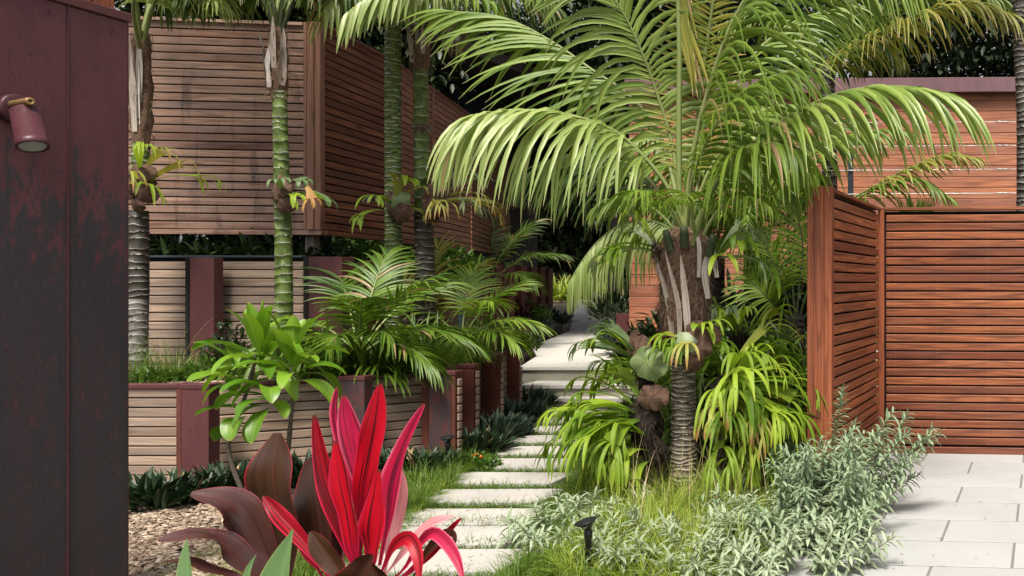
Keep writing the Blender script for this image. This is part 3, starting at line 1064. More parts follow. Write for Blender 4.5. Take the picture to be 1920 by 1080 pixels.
steel_post(low, 340, 391, 5.99, -.03, .745, 'maroon_post')
steel_post(low, 330, 339.5, 6.06, -.03, .742, 'rust_post')
steel_post(low, 636, 683, 6.50, -.03, .745, 'worn_post')
steel_post(low, 622, 635.5, 6.56, -.03, .742, 'rust_post')
steel_post(low, 804, 845, 6.86, -.03, .745, 'worn_post')
steel_post(low, 790, 803.5, 6.92, -.03, .742, 'rust_post')
steel_post(low, 845.5, 853, 6.865, -.03, .745, 'rust_post')
steel_post(low, 858, 888, 7.46, -.03, .745, 'rust_post', depth=.06)
steel_post(low, 897, 935, 8.30, -.03, .745, 'rust_post', depth=.06)
steel_post(low, 940, 971, 9.27, -.03, .745, 'rust_post', depth=.06)
for x1, Y, d in ((854, 6.87, .06), (888.5, 7.46, .055), (935.5, 8.30, .055), (971.5, 9.27, .055)):
    X = gnd(x1, Y)[0]
    boards(low, (X + .012, Y + .012), (X + .013, Y + d), .0, WZ - .035, .0715, 'wall_board', t=.016)

# soil of the raised bed
bed = [gnd(150, 6.28), *[q + [-.03, .05, 0] for q in wl[1:]], (-6.3, 11.2, 0), (-6.98, 13.0, 0), (-8.1, 14.9, 0), (-8.6, 16.3, 0), (-9.7, 19.4, 0),
       gnd(1025, 21), gnd(838, 13.4), gnd(640, 7.6), gnd(150, 7.45)]
bz_ = [.69] * 7 + [.55, .5, .5, .5, .55, 1.1, .95, .7, .7]
bz_ = (bz_ + [.7] * 20)[:len(bed)]
poly_prism('raised_bed', [q[:2] for q in bed], -.1, 0, 'soil', kind='structure', ztop=bz_)

# ------------------------------------------------------------------ upper retaining wall
UZ = 1.72
u0, u1, u2 = gnd(150, 7.4), gnd(570, 7.42), gnd(837, 13.3)
upw = T('retaining_wall', 'upper retaining wall of tan boards and maroon steel posts below the raised timber screens', 'retaining wall', u0 + [0, 0, 0])
boards(upw, u0, u1, .70, UZ, .0762, 'wall_board', gap=.009)
box_between(upw, 'backing', u0, u1, .6, UZ, .03, 'dark_gap', .045)
boards(upw, gnd(645, 7.7), u2, .70, UZ, .0762, 'wall_board', gap=.009)
box_between(upw, 'backing', gnd(645, 7.7), u2, .6, UZ, .03, 'dark_gap', .045)
box_between(upw, 'cap', u0, u1, UZ + .001, UZ + .02, .08, 'blue_steel', .02)
steel_post(upw, 356, 401, 7.22, .6, 1.715, 'maroon_post', cap=False)
steel_post(upw, 347, 355.5, 7.3, .6, 1.715, 'dark_gap', cap=False, depth=.1)  # not a post: near-black strip painting the shadow gap left of it
steel_post(upw, 578, 641, 7.25, .6, 1.725, 'maroon_post', cap=False, depth=.14)
steel_post(upw, 569, 577, 7.35, .6, 1.72, 'dark_gap', cap=False, depth=.1)  # near-black strip standing for the shade between boards and corner post
PX_ = [(837, 869, 13.3), (871, 901, 14.2), (903, 930, 15.1), (932, 954, 16.1), (956, 978, 17.1), (983, 998, 18.2), (1000, 1014, 19.3), (1015, 1029, 20.5)]
for x0, x1, Y in PX_:
    steel_post(upw, x0, x1, Y, .6, 1.80 + (Y - 13) * .003, 'rust_post', cap=True, depth=.2, capmat='maroon_post')
steel_post(upw, 668, 690, 8.6, .6, 1.73, 'rust_post', cap=False, depth=.3)
steel_post(upw, 812, 834, 12.6, .6, 1.78, 'rust_post', cap=False, depth=.3)
sm = T('steel_post', 'short maroon steel post with a flat cap between lime palm fronds and the dark hedge', 'post', gnd(975, 12.5, .6))
steel_post(sm, 968, 982, 12.5, .55, .93, 'maroon_post', depth=.2)
# right-hand planter wall beyond the fern
rw = T('planter_wall', 'low planter wall with a maroon steel post and pale boards right of the landing', 'wall', gnd(1170, 12, 0))
steel_post(rw, 1155, 1179, 11.9, .0, 1.06, 'maroon_post', cap=False)
boards(rw, gnd(1180, 12.0), gnd(1262, 12.2), .3, 1.05, .15, 'wall_board')
box_between(rw, 'backing', gnd(1180, 12.0), gnd(1262, 12.2), .0, 1.05, .03, 'dark_gap', .05)
poly_prism('side_bed', [gnd(1185, 10.9)[:2], (-1.9, 7.8), (2.5, 8.0), (2.5, 11.1), gnd(1185, 11.15)[:2]], -.05, 0, 'soil', kind='structure', ztop=[.3, .12, .3, .5, .5])

# ------------------------------------------------------------------ plant builders
def trunk(parent, pts, r0, r1, pitch, mat, name='trunk', bul=.10, k=18, flare=0., label=None):
    P = spline(pts, 60)
    seg = np.linalg.norm(np.diff(P, axis=0), axis=1); cum = np.concatenate([[0], np.cumsum(seg)]); L = cum[-1]
    hs, fl = [0.], [0.]
    h = pitch * .5
    while h < L - .01:
        pp = pitch * random.uniform(.65, 1.35)
        hs += [h - .005, h, h + .005]; fl += [0, 1, .15]
        h += pp
    hs.append(L); fl.append(0)
    hs = np.array(hs); fl = np.array(fl)
    C = np.stack([np.interp(hs, cum, P[:, i]) for i in range(3)], -1)
    a = np.linspace(0, 2 * np.pi, k, endpoint=False)
    V, A = [], []
    ph = rng.random(len(hs)) * 6
    for i in range(len(hs)):
        t = hs[i] / L
        r = (r0 + (r1 - r0) * t) * (1 + flare * math.exp(-hs[i] / .12)) * (1 + bul * fl[i])
        wob = .010 * np.sin(a * 2 + ph[i // 3] * 1.0) * (1 if fl[i] else .5) + .004 * np.sin(a * 5 + ph[i // 3] * 3)
        ring = np.stack([np.cos(a) * r, np.sin(a) * r, wob * (1 if 0 < i < len(hs) - 1 else 0)], -1) + C[i]
        V.append(ring); aa = np.zeros((k, 3)); aa[:, 0] = fl[i]; aa[:, 1] = t; aa[:, 2] = .5; A.append(aa)
    F = [(i * k + j, i * k + (j + 1) % k, (i + 1) * k + (j + 1) % k, (i + 1) * k + j) for i in range(len(hs) - 1) for j in range(k)]
    g = Geo(); g.add(np.concatenate(V), F, np.concatenate(A))
    return g.build(name, mat, parent, label=label)


Z3 = np.array([0, 0, 1.])


def frond(parent, ctrl, ll=.7, n=38, droop=1.6, lw=.042, mat='palm_leaf', rmat='rachis', split=False, rach=(.014, .004),
          start=.15, ang=(72, 16), lift=.3, hint=None, name='frond', nseg=7, sides=(1, -1), jit=.09, fold=.22, tipf=.4, label=None, basef=.55):
    P = spline(ctrl, 40)
    g = Geo(); tube(g, P, np.linspace(rach[0], rach[1], 40), 6)
    fr = g.build(name, rmat, parent, label=label)
    seg = np.linalg.norm(np.diff(P, axis=0), axis=1); cum = np.concatenate([[0], np.cumsum(seg)]); cum /= cum[-1]
    Tn = nrm(np.gradient(P, axis=0))
    B, D, LL, SD, DR = [], [], [], [], []
    for sgn in sides:
        for i in range(n):
            t = start + (1 - start) * (i + .5 + random.uniform(-.2, .2)) / n
            t = min(t, .998)
            c = np.array([np.interp(t, cum, P[:, j]) for j in range(3)])
            tt = nrm(np.array([np.interp(t, cum, Tn[:, j]) for j in range(3)]))
            q = (t - start) / (1 - start)
            s = np.cross(tt, Z3 if hint is None else np.asarray(hint, float))
            s = s / (np.linalg.norm(s) + 1e-6)
            nn = np.cross(s, tt)
            a = R(ang[0] + (ang[1] - ang[0]) * q ** 1.1 + random.uniform(-4, 4))
            lf = R(lift * 57 + random.uniform(-6, 6))
            d = math.cos(a) * tt + math.sin(a) * (sgn * s * math.cos(lf) + nn * math.sin(lf))
            B.append(c); D.append(d)
            shape = (basef + (1 - basef) * min(1, q / .25)) * (1 - (1 - tipf) * max(0, (q - .45) / .55) ** 1.3)
            LL.append(ll * shape * random.uniform(.92, 1.06)); SD.append(tt)
            DR.append(droop * (random.uniform(.75, 1.3) if random.random() < .9 else random.uniform(1.3, 2.6)))
    B = np.array(B); D = np.array(D); LL = np.array(LL); SD = np.array(SD)
    D = nrm(D + rng.normal(size=D.shape) * jit)
    W = lw * (.6 + .4 * LL / LL.max())
    V, F, A = strips(B, D, LL, W, np.array(DR), nseg, 'palm', SD, fold)
    if split:
        for k in range(len(V)):
            g = Geo(); g.add(V[k].reshape(-1, 3), F, A[k].reshape(-1, 3))
            g.build('leaflet', mat, fr)
    else:
        g = Geo()
        q = V.shape[1] * V.shape[2]
        g.add(V.reshape(-1, 3), (F[None] + (np.arange(len(V)) * q)[:, None, None]).reshape(-1, 4), A.reshape(-1, 3))
        g.build('leaflets', mat, fr, kind='stuff')
    return fr


def auto_frond(parent, base, az, el, L, bend=1.2, **kw):
    "a frond that leaves base at azimuth az and elevation el and arches over under its weight"
    d = np.array([math.cos(el) * math.cos(az), math.cos(el) * math.sin(az), math.sin(el)])
    pts = [np.asarray(base, float)]
    n = 8
    for k in range(n):
        pts.append(pts[-1] + d * L / n)
        d = nrm(d + np.array([0, 0, -1.]) * bend / n)
    return frond(parent, pts, **kw)


def antler(parent, base, d, L, nf, fl, w0, w1, droop, mat, fdroop=2.6, forks=.6, name='antler_frond', label=None, spread=.85):
    "a staghorn frond: a strap that widens, divides into hanging fingers, some divided again"
    g = Geo()
    base = np.asarray(base, float); d = nrm(np.asarray(d, float))
    side = nrm(np.cross(d, Z3) + rng.normal(size=3) * .25)
    n = 7; tint = rng.random()
    p = base.copy(); pts = [p.copy()]; ds = [d.copy()]
    for k in range(n):
        p = p + d * L / n; d = nrm(d + np.array([0, 0, -1.]) * droop / n); pts.append(p.copy()); ds.append(d.copy())
    V = np.zeros((n + 1, 3, 3)); A = np.zeros((n + 1, 3, 3))
    for k in range(n + 1):
        t = k / n; w = (w0 + (w1 - w0) * t ** 1.6) / 2
        s = nrm(side - (side @ ds[k]) * ds[k]); nn = np.cross(s, ds[k])
        V[k] = [pts[k] - s * w + nn * w * .25, pts[k], pts[k] + s * w + nn * w * .25]
        A[k] = [(0, t * .5, tint), (.5, t * .5, tint), (1, t * .5, tint)]
    F = [(k * 3 + j, k * 3 + j + 1, (k + 1) * 3 + j + 1, (k + 1) * 3 + j) for k in range(n) for j in range(2)]
    g.add(V.reshape(-1, 3), F, A.reshape(-1, 3))
    s = nrm(side - (side @ d) * d)

    def finger(b, d0, ln, wd, lev):
        dd = fdroop * random.uniform(.75, 1.2)
        Vv, Ff, Aa = strips(b[None], d0[None], [ln], [wd], [dd], 10, 'strap', nrm(np.cross(d0, Z3) + s * .4)[None], .2, tint=np.array([tint]))
        Aa[..., 1] = .5 + .5 * Aa[..., 1]
        g.add(Vv.reshape(-1, 3), Ff, Aa.reshape(-1, 3))
        if lev and random.random() < forks:
            k = random.choice((2, 3, 5))
            m = Vv[0, k, 1]; dn = nrm(Vv[0, k + 1, 1] - Vv[0, k, 1])
            sg = random.choice((-1, 1))
            s2 = nrm(Vv[0, k, 2] - Vv[0, k, 0])
            finger(m, nrm(dn + sg * s2 * .6), ln * random.uniform(.4, .6), wd * .75, lev - 1)
    for i in range(nf):
        u = (i + .5) / nf * 2 - 1
        b = p + s * u * w1 * .38
        finger(b, nrm(d + s * u * spread + np.array([0, 0, .4]) + rng.normal(size=3) * .14), fl * random.uniform(.6, 1.15) * (1.1 - .2 * abs(u)), max(.016, w1 / nf), 2)
    return g.build(name, mat, parent, label=label)


def shield(parent, c, r, facing, mat, cup=.35, lobes=7, name='shield_frond'):
    c = np.asarray(c, float); f = nrm(np.asarray(facing, float))
    s = nrm(np.cross(f, Z3)); u = np.cross(s, f)
    k = 24; rows = 5
    a = np.linspace(0, 2 * np.pi, k, endpoint=False)
    V, A = [], []
    ph = random.random() * 6
    for i in range(rows + 1):
        q = i / rows
        rr = r * q * (1 + .06 * np.sin(a * lobes + ph) * q ** 3 + .03 * np.sin(a * 17) * q ** 4 + .12 * np.sin(a * 2 + ph))
        V.append(c + (np.cos(a) * rr)[:, None] * s + (np.sin(a) * rr)[:, None] * u + (r * cup * (-(q ** 2) + .3) * np.ones(k) + r * .10 * q ** 2 * np.sin(a * 5 + ph * 2))[:, None] * f)
        aa = np.zeros((k, 3)); aa[:, 0] = (a / 6.283); aa[:, 1] = q; aa[:, 2] = .5; A.append(aa)
    F = [(i * k + j, i * k + (j + 1) % k, (i + 1) * k + (j + 1) % k, (i + 1) * k + j) for i in range(rows) for j in range(k)]
    g = Geo(); g.add(np.concatenate(V), F, np.concatenate(A))
    return g.build(name, mat, parent)


def lump(parent, c, rx, rz, mat, name='root_mass', k=18):
    c = np.asarray(c, float)
    g = Geo()
    rows = 12
    a = np.linspace(0, 2 * np.pi, k, endpoint=False)
    V = []
    for i in range(rows + 1):
        q = i / rows * np.pi
        rr = np.sin(q) * rx * (1 + .22 * np.sin(a * 3 + i * 1.3) + .14 * rng.normal(size=k)) + 1e-4
        V.append(np.stack([np.cos(a) * rr, np.sin(a) * rr, np.full(k, -np.cos(q) * rz) + .02 * rng.normal(size=k)], -1) + c)
    F = [(i * k + j, i * k + (j + 1) % k, (i + 1) * k + (j + 1) % k, (i + 1) * k + j) for i in range(rows) for j in range(k)]
    g.add(np.concatenate(V), F)
    return g.build(name, mat, parent)


def hairs(parent, n, fpos, L, W, mat, droop=1.2, name='fibre_hair'):
    "coarse loose fibres standing off a surface: fpos gives position and outward direction"
    g = Geo()
    B, D = [], []
    for _ in range(n):
        p, o = fpos(); B.append(p); D.append(nrm(np.asarray(o) + rng.normal(size=3) * .6))
    blades(g, np.array(B), np.array(D), L * rng.uniform(.5, 1.3, n), W, droop, 3, 'grass', flat=True)
    return g.build(name, mat, parent, kind='stuff')


# ------------------------------------------------------------------ the big palm in the middle of the picture
hb = gnd(1281, 5.9)
hero = T('palm_tree', 'large feather palm with ringed trunk, fibrous crown base and long arching fronds in the centre', 'palm tree', hb)
trunk(hero, [hb + [0, 0, -.03], at(1282, 800, 5.9), at(1281, 620, 5.92)], .083, .076, .030, 'trunk_hero', bul=.12, flare=.25)
# fibrous sheath
g = Geo()
prof = []
c0_, c1_ = at(1283, 652, 5.92), at(1287, 425, 5.92)
axl = np.linalg.norm(c1_ - c0_)
for i in range(26):
    t = i / 25
    r = np.interp(t, [0, .1, .3, .55, .75, .9, 1], [.085, .13, .165, .16, .165, .14, .07])
    prof.append((r * (1 + .05 * math.sin(i * 2.1)), t * axl))
lathe(g, prof, 26, c0_, c1_ - c0_)
g.V[0] = g.V[0] + rng.normal(size=g.V[0].shape) * .006
g.build('fibre_sheath', 'fibre', hero)


def sheath_pt():
    t = random.random(); a = random.random() * 6.283
    r = np.interp(t, [0, .1, .3, .55, .75, .9, 1], [.09, .135, .17, .165, .17, .145, .08])
    o = np.array([math.cos(a), math.sin(a), 0])
    return c0_ + (c1_ - c0_) * t + o * r, o * .35 + np.array([math.sin(a) * .6, -math.cos(a) * .6, random.uniform(-1, .6)])


hairs(hero, 5200, sheath_pt, .085, .0030, 'fibre_hair', .8)
for (x0, y0), (x1, y1), (x2, y2), wd, yy in (((1275, 650), (1272, 570), (1247, 470), .055, 5.74), ((1292, 645), (1286, 560), (1276, 478), .075, 5.73),
                                    ((1262, 640), (1252, 560), (1232, 492), .06, 5.78), ((1328, 560), (1322, 500), (1340, 462), .075, 5.79),
                                    ((1310, 520), (1312, 470), (1306, 430), .05, 5.77), ((1252, 560), (1262, 490), (1268, 440), .06, 5.79),
                                    ((1345, 520), (1338, 480), (1330, 452), .06, 5.82), ((1236, 520), (1230, 470), (1226, 440), .05, 5.84)):
    g = Geo()
    blade_on(g, [at(x0, y0, yy), at(x1, y1, yy - .01), at(x2, y2, yy + .01)], wd * .62, 'strap', 12, (.1, -1, .1), .22, wave=.18)
    g.build('old_leaf_base', 'old_base', hero)
for (x0, y0), (x1, y1), r_ in (((1258, 470), (1248, 432), .026), ((1284, 462), (1282, 425), .03), ((1330, 480), (1338, 440), .026)):
    g = Geo()
    a_, b_ = at(x0, y0, 5.76), at(x1, y1, 5.70)
    lathe(g, [(r_ * 1.1, 0), (r_, np.linalg.norm(b_ - a_) * .7), (r_ * .8, np.linalg.norm(b_ - a_)), (.001, np.linalg.norm(b_ - a_) - .01)], 12, a_, b_ - a_)
    g.build('leaf_stub', 'rachis_dark', hero)


def pxs(*p):
    return [at(*q) for q in p]



frond(hero, pxs((1290, 440, 5.85), (1245, 340, 5.8), (1165, 255, 5.7), (1085, 220, 5.55), (1000, 207, 5.45), (905, 216, 5.35), (862, 245, 5.3)),
      ll=.92, n=37, droop=2.7, lw=.031, mat='palm_leaf_pale', split=True, start=.30, ang=(66, 22), lift=-.25, jit=.12, tipf=.5, rach=(.018, .005))
frond(hero, pxs((1285, 440, 5.95), (1240, 260, 6.1), (1180, 180, 6.2), (1113, 133, 6.25), (1030, 75, 6.3), (940, 32, 6.3), (835, 20, 6.3)),
      ll=.86, n=42, droop=1.0, lw=.033, split=True, start=.26, ang=(60, 12), lift=-.75, jit=.04, tipf=.42, rach=(.018, .004))
frond(hero, pxs((1280, 430, 6.0), (1262, 280, 6.05), (1232, 176, 6.0), (1200, 90, 5.9), (1160, 10, 5.8), (1110, -50, 5.7)),
      ll=.74, n=40, droop=1.9, lw=.036, start=.25, ang=(78, 30), lift=-.1, hint=(0, -.9, .45), jit=.07, tipf=.7, rach=(.016, .005), mat='palm_leaf_mid')
frond(hero, pxs((1284, 430, 5.85), (1292, 330, 5.8), (1322, 190, 5.7), (1375, 40, 5.55), (1450, -70, 5.45), (1560, -120, 5.35), (1660, -100, 5.3)),
      ll=1.05, n=46, droop=1.8, lw=.031, start=.26, ang=(48, 20), lift=-.95, jit=.07, tipf=.6, rach=(.02, .005))
frond(hero, pxs((1296, 440, 5.85), (1350, 335, 5.75), (1420, 262, 5.65), (1500, 207, 5.55), (1590, 170, 5.45), (1690, 162, 5.35), (1770, 175, 5.3)),
      ll=.78, n=42, droop=2.0, lw=.034, split=True, start=.28, ang=(58, 10), lift=-.3, jit=.06, tipf=.75, rach=(.018, .004), mat='palm_leaf_mid')
frond(hero, pxs((1290, 430, 6.0), (1300, 300, 6.1), (1316, 150, 6.15), (1335, 20, 6.1), (1352, -90, 6.0)),
      ll=.42, n=46, droop=.3, lw=.028, start=.2, ang=(80, 60), lift=.5, hint=(0, -1, .05), mat='palm_leaf_yellow', jit=.04, rach=(.016, .01))
frond(hero, pxs((1275, 430, 5.9), (1273, 250, 5.88), (1274, 100, 5.85), (1270, -80, 5.8)),
      ll=.60, n=16, droop=.5, lw=.045, start=.70, ang=(158, 158), lift=.4, hint=(0, -1, .05), mat='palm_leaf_yellow', jit=.05, sides=(1,), rach=(.022, .016))
frond(hero, pxs((1300, 460, 5.8), (1325, 375, 5.7), (1365, 310, 5.6), (1400, 278, 5.5), (1450, 268, 5.45), (1500, 285, 5.4)),
      ll=.66, n=22, droop=2.8, lw=.038, split=True, start=.42, ang=(70, 25), lift=-.2, jit=.1, rach=(.02, .006))
frond(hero, pxs((1278, 455, 6.2), (1250, 425, 6.3), (1205, 413, 6.35), (1160, 424, 6.4), (1120, 454, 6.4), (1090, 492, 6.35), (1066, 532, 6.3)),
      ll=.58, n=40, droop=3.6, lw=.026, mat='palm_leaf_pale', start=.12, ang=(82, 25), lift=-.9, jit=.04, rach=(.012, .004))
frond(hero, pxs((1290, 440, 6.0), (1330, 260, 6.3), (1400, 120, 6.6), (1490, 40, 6.9), (1600, 10, 7.1)),
      ll=.85, n=40, droop=1.9, lw=.029, mat='palm_leaf', start=.2, ang=(60, 18), lift=-.3)
frond(hero, pxs((1285, 440, 6.1), (1210, 330, 6.5), (1120, 290, 6.8), (1040, 300, 7.0), (985, 330, 7.1)),
      ll=.80, n=46, droop=2.4, lw=.034, mat='palm_leaf_dark', start=.2, ang=(66, 18), lift=-.3)
frond(hero, pxs((1290, 440, 5.95), (1325, 330, 6.0), (1385, 240, 6.1), (1450, 200, 6.2), (1530, 200, 6.3)),
      ll=.78, n=34, droop=2.1, lw=.028, mat='palm_leaf', start=.2, ang=(60, 18), lift=-.3)
frond(hero, pxs((1288, 440, 5.9), (1300, 330, 5.7), (1345, 230, 5.5), (1410, 160, 5.4), (1490, 130, 5.3)),
      ll=.72, n=28, droop=2.0, lw=.028, mat='palm_leaf', start=.3, ang=(52, 18), lift=-.6)
for (x, y), az, L_ in (((1262, 430), 200, .55), ((1320, 440), -30, .7), ((1300, 430), -75, .6), ((1275, 425), -110, .6)):
    auto_frond(hero, at(x, y, 5.75), R(az), R(55), L_, 1.8, ll=.34, n=16, droop=2.2, lw=.026, mat='palm_leaf', start=.3)

# ------------------------------------------------------------------ the other palms
def crown(parent, c, spec, **kw):
    for az, el, L, bend in spec:
        k = dict(ll=.62, n=34, droop=2.0, lw=.042, start=.18, lift=.05)
        k.update(kw)
        auto_frond(parent, np.asarray(c) + [0, 0, random.uniform(-.04, .04)], R(az), R(el), L, bend, **k)


def boot(parent, c, h, r, n=4, facing=(.2, -1, .1), mat='old_base'):
    "dry fibrous leaf bases wrapped round the upper trunk"
    g = Geo()
    lathe(g, [(r * f * (1 + .06 * math.sin(i * 2.7)), h * i / 11) for i, f in enumerate((.7, .85, 1, 1.1, 1.15, 1.1, 1.15, 1.1, 1, .95, .85, .6))], 18, c)
    g.V[0] = g.V[0] + rng.normal(size=g.V[0].shape) * .006
    g.build('fibre_sheath', 'fibre', parent)
    for k in range(n):
        a = R(random.uniform(-170, -10)); o = np.array([math.cos(a), math.sin(a), 0])
        z0 = random.uniform(0, .45) * h
        p = np.asarray(c) + o * r * 1.05
        gg = Geo()
        blade_on(gg, [p + [0, 0, z0], p + o * .01 + [0, 0, z0 + h * .3], p + o * random.uniform(.0, .07) + [0, 0, z0 + h * random.uniform(.5, .75)]],
                 random.uniform(.035, .06), 'strap', 8, o, .25, wave=.25)
        gg.build('old_leaf_base', mat, parent)

    def fp():
        a = random.random() * 6.283; t = random.random()
        o = np.array([math.cos(a), math.sin(a), 0])
        return np.asarray(c) + o * r * 1.1 + [0, 0, t * h], o * .3 + np.array([0, 0, random.uniform(-1, 1)])
    hairs(parent, 420, fp, .08, .0035, 'fibre_hair', .8)


pa0 = gnd(251, 7.0, .68)
palmA = T('palm_tree', 'slim palm with whitish foot by the steel-clad wall, leftmost palm', 'palm tree', pa0)
trunk(palmA, [pa0, at(254, 620, 7.0), at(257, 560, 7.0)], .085, .074, .055, 'trunk_white', flare=.15, bul=.05, label='whitish weathered foot of the trunk')
trunk(palmA, [at(257, 561, 7.0), at(259, 480, 7.0), at(260, 395, 7.0)], .074, .062, .062, 'trunk_brown', bul=.07)
trunk(palmA, [at(262, 330, 7.0), at(265, 270, 7.0)], .058, .056, .05, 'trunk_green', bul=.05, label='short green ringed length of trunk above the fern')
boot(palmA, at(265, 285, 7.0), 1.0, .062, 7)
cA = at(265, 95, 7.0)
crown(palmA, cA, [(150, 75, 1.8, 1.3), (20, 78, 1.9, 1.1), (80, 80, 1.9, .8), (-60, 70, 1.5, 1.2)], rach=(.02, .006), start=.35)
frond(palmA, pxs((268, 90, 7.0), (285, 15, 6.9), (320, -30, 6.8), (365, -32, 6.7), (405, -5, 6.6)), ll=.50, n=34, droop=1.9, mat='palm_leaf_pale', start=.3, lift=0, jit=.1)
frond(palmA, pxs((262, 90, 7.0), (285, 0, 7.1), (340, -40, 7.2), (420, -50, 7.3), (500, -25, 7.3)), ll=.60, n=44, droop=2.0, mat='palm_leaf_dark', start=.3, lift=0)
frond(palmA, pxs((262, 90, 6.9), (250, 20, 6.6), (262, -60, 6.2), (300, -90, 5.9)), ll=.6, n=24, droop=1.8, mat='palm_leaf', start=.4, lift=0)

pb0 = gnd(531, 7.0, .68)
palmB = T('palm_tree', 'slim palm with a green ringed trunk in front of the grey-pink slatted screen', 'palm tree', pb0)
trunk(palmB, [pb0, at(532, 500, 7.0), at(528, 330, 7.0), at(524, 170, 7.0)], .066, .047, .075, 'trunk_green', bul=.06)
boot(palmB, at(521, 185, 7.0), .60, .060, 6)
cB = at(515, 55, 7.0)
crown(palmB, cB, [(100, 78, 1.7, 1.0), (60, 70, 1.7, 1.3)], start=.3, mat='palm_leaf_dark')
frond(palmB, pxs((517, 60, 7.0), (500, 0, 6.9), (455, -50, 6.8), (400, -45, 6.7), (350, -15, 6.6)), ll=.55, n=36, droop=2.1, mat='palm_leaf_dark', start=.3, lift=0)
frond(palmB, pxs((520, 60, 7.0), (545, -10, 7.0), (590, -40, 7.0), (650, -35, 7.0), (700, -10, 7.0)), ll=.60, n=38, droop=2.1, mat='palm_leaf_dark', start=.3, lift=0)
for k_ in range(4):
    tube_g = Geo(); a_ = at(516 + k_ * 4, 60, 7.0); b_ = at(480 + k_ * 28, -20, 6.95)
    tube(tube_g, [a_, (a_ + b_) / 2 + [0, 0, .03], b_], [.018, .014, .01], 6); tube_g.build('leaf_stalk', 'rachis_dark', palmB)

pc0 = gnd(738, 8.2, .7)
palmC = T('palm_tree', 'green palm trunk closely ringed in white before the red-brown screen', 'palm tree', pc0)
trunk(palmC, [pc0, at(738, 400, 8.2), at(737, 200, 8.2), at(737, -20, 8.2)], .074, .066, .050, 'trunk_green', bul=.07)
pd0 = gnd(796, 8.3, .7)
palmD = T('palm_tree', 'palm with dark lower trunk and torn leaf bases, right of the closely ringed palm', 'palm tree', pd0)
trunk(palmD, [pd0, at(797, 490, 8.3), at(794, 400, 8.3)], .092, .078, .062, 'trunk_brown', bul=.07)
trunk(palmD, [at(794, 405, 8.3), at(790, 250, 8.3), at(789, 130, 8.3)], .073, .062, .10, 'trunk_green', bul=.05, label='green upper length of trunk with sparse white rings')
boot(palmD, at(788, 140, 8.3), .55, .075, 7)
boot(palmD, at(791, 248, 8.29), .08, .068, 2)
for cc, pp in (((737, -40), palmC), ((788, -10), palmD)):
    pass
frond(palmC, pxs((740, -40, 8.2), (860, -70, 7.6), (800, -45, 7.1), (740, -25, 6.9), (690, -5, 6.8), (650, 25, 6.7)), ll=.44, n=40, droop=2.0, mat='palm_leaf_pale', start=.25, lift=-.9, jit=.06, lw=.038, tipf=.8, ang=(72, 20))
frond(palmC, pxs((740, -40, 8.2), (790, -70, 7.8), (840, -40, 7.5), (810, -25, 7.3), (760, -20, 7.2), (700, -15, 7.1)), ll=.42, n=40, droop=2.4, mat='palm_leaf_mid', start=.35, lift=-.9, jit=.08, lw=.036, tipf=.8, ang=(75, 30))
frond(palmC, pxs((738, -30, 8.2), (725, -75, 7.9), (690, -70, 7.5), (650, -40, 7.2), (615, 10, 7.0)), ll=.62, n=24, droop=1.7, mat='palm_leaf_pale', start=.2, lift=0, jit=.07, lw=.046, tipf=.7)
frond(palmC, pxs((740, -30, 8.2), (770, -90, 7.8), (830, -60, 7.4), (880, -25, 7.3), (930, 10, 7.2)), ll=.50, n=26, droop=2.2, mat='palm_leaf', start=.2, lift=0)
frond(palmC, pxs((738, -30, 8.2), (740, -80, 7.7), (760, -70, 7.1), (775, -30, 6.8)), ll=.55, n=24, droop=2.0, mat='palm_leaf_pale', start=.2, lift=0, jit=.1, lw=.048)
frond(palmC, pxs((738, -30, 8.2), (700, -90, 8.4), (640, -70, 8.5), (580, -20, 8.6)), ll=.62, n=26, droop=2.0, mat='palm_leaf_dark', start=.2, lift=0)
frond(palmD, pxs((788, 50, 8.3), (800, -40, 8.2), (860, -80, 8.1), (940, -60, 8.0), (1020, -20, 7.9)), ll=.66, n=34, droop=2.4, mat='palm_leaf', start=.25, lift=0)
frond(palmD, pxs((788, 50, 8.3), (810, -20, 8.6), (880, -50, 8.9), (960, -30, 9.2), (1040, 10, 9.4)), ll=.8, n=36, droop=2.3, mat='palm_leaf_dark', start=.25, lift=0)
frond(palmD, pxs((788, 50, 8.3), (780, -40, 8.2), (750, -60, 8.0), (700, -50, 7.9)), ll=.6, n=26, droop=2.3, mat='palm_leaf', start=.25, lift=0)
frond(palmD, pxs((792, 60, 8.25), (815, 20, 8.1), (840, 30, 8.0), (862, 90, 7.95)), ll=.4, n=20, droop=2.4, mat='dead_frond', rmat='rachis_dark', start=.2, lift=0, lw=.02, label='dry brown hanging frond')

# dark palms behind the big one
pg0 = gnd(1420, 8.6, .2)
palmG = T('palm_tree', 'palm with a thick near-black trunk standing in shade just right of the big palm', 'palm tree', pg0)
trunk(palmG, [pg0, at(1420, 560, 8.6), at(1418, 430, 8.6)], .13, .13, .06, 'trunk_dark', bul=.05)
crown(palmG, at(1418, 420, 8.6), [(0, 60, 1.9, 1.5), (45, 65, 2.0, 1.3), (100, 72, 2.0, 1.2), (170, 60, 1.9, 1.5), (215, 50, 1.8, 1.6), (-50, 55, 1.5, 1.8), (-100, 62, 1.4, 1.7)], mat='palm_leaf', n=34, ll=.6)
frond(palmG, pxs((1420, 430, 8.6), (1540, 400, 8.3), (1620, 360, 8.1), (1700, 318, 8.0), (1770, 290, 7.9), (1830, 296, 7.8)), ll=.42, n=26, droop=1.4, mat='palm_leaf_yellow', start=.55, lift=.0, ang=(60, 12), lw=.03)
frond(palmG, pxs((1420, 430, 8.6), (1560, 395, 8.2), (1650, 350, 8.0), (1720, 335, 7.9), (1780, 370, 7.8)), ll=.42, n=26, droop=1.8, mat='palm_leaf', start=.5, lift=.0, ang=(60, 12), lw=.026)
ps0 = gnd(1492, 8.0, .15)
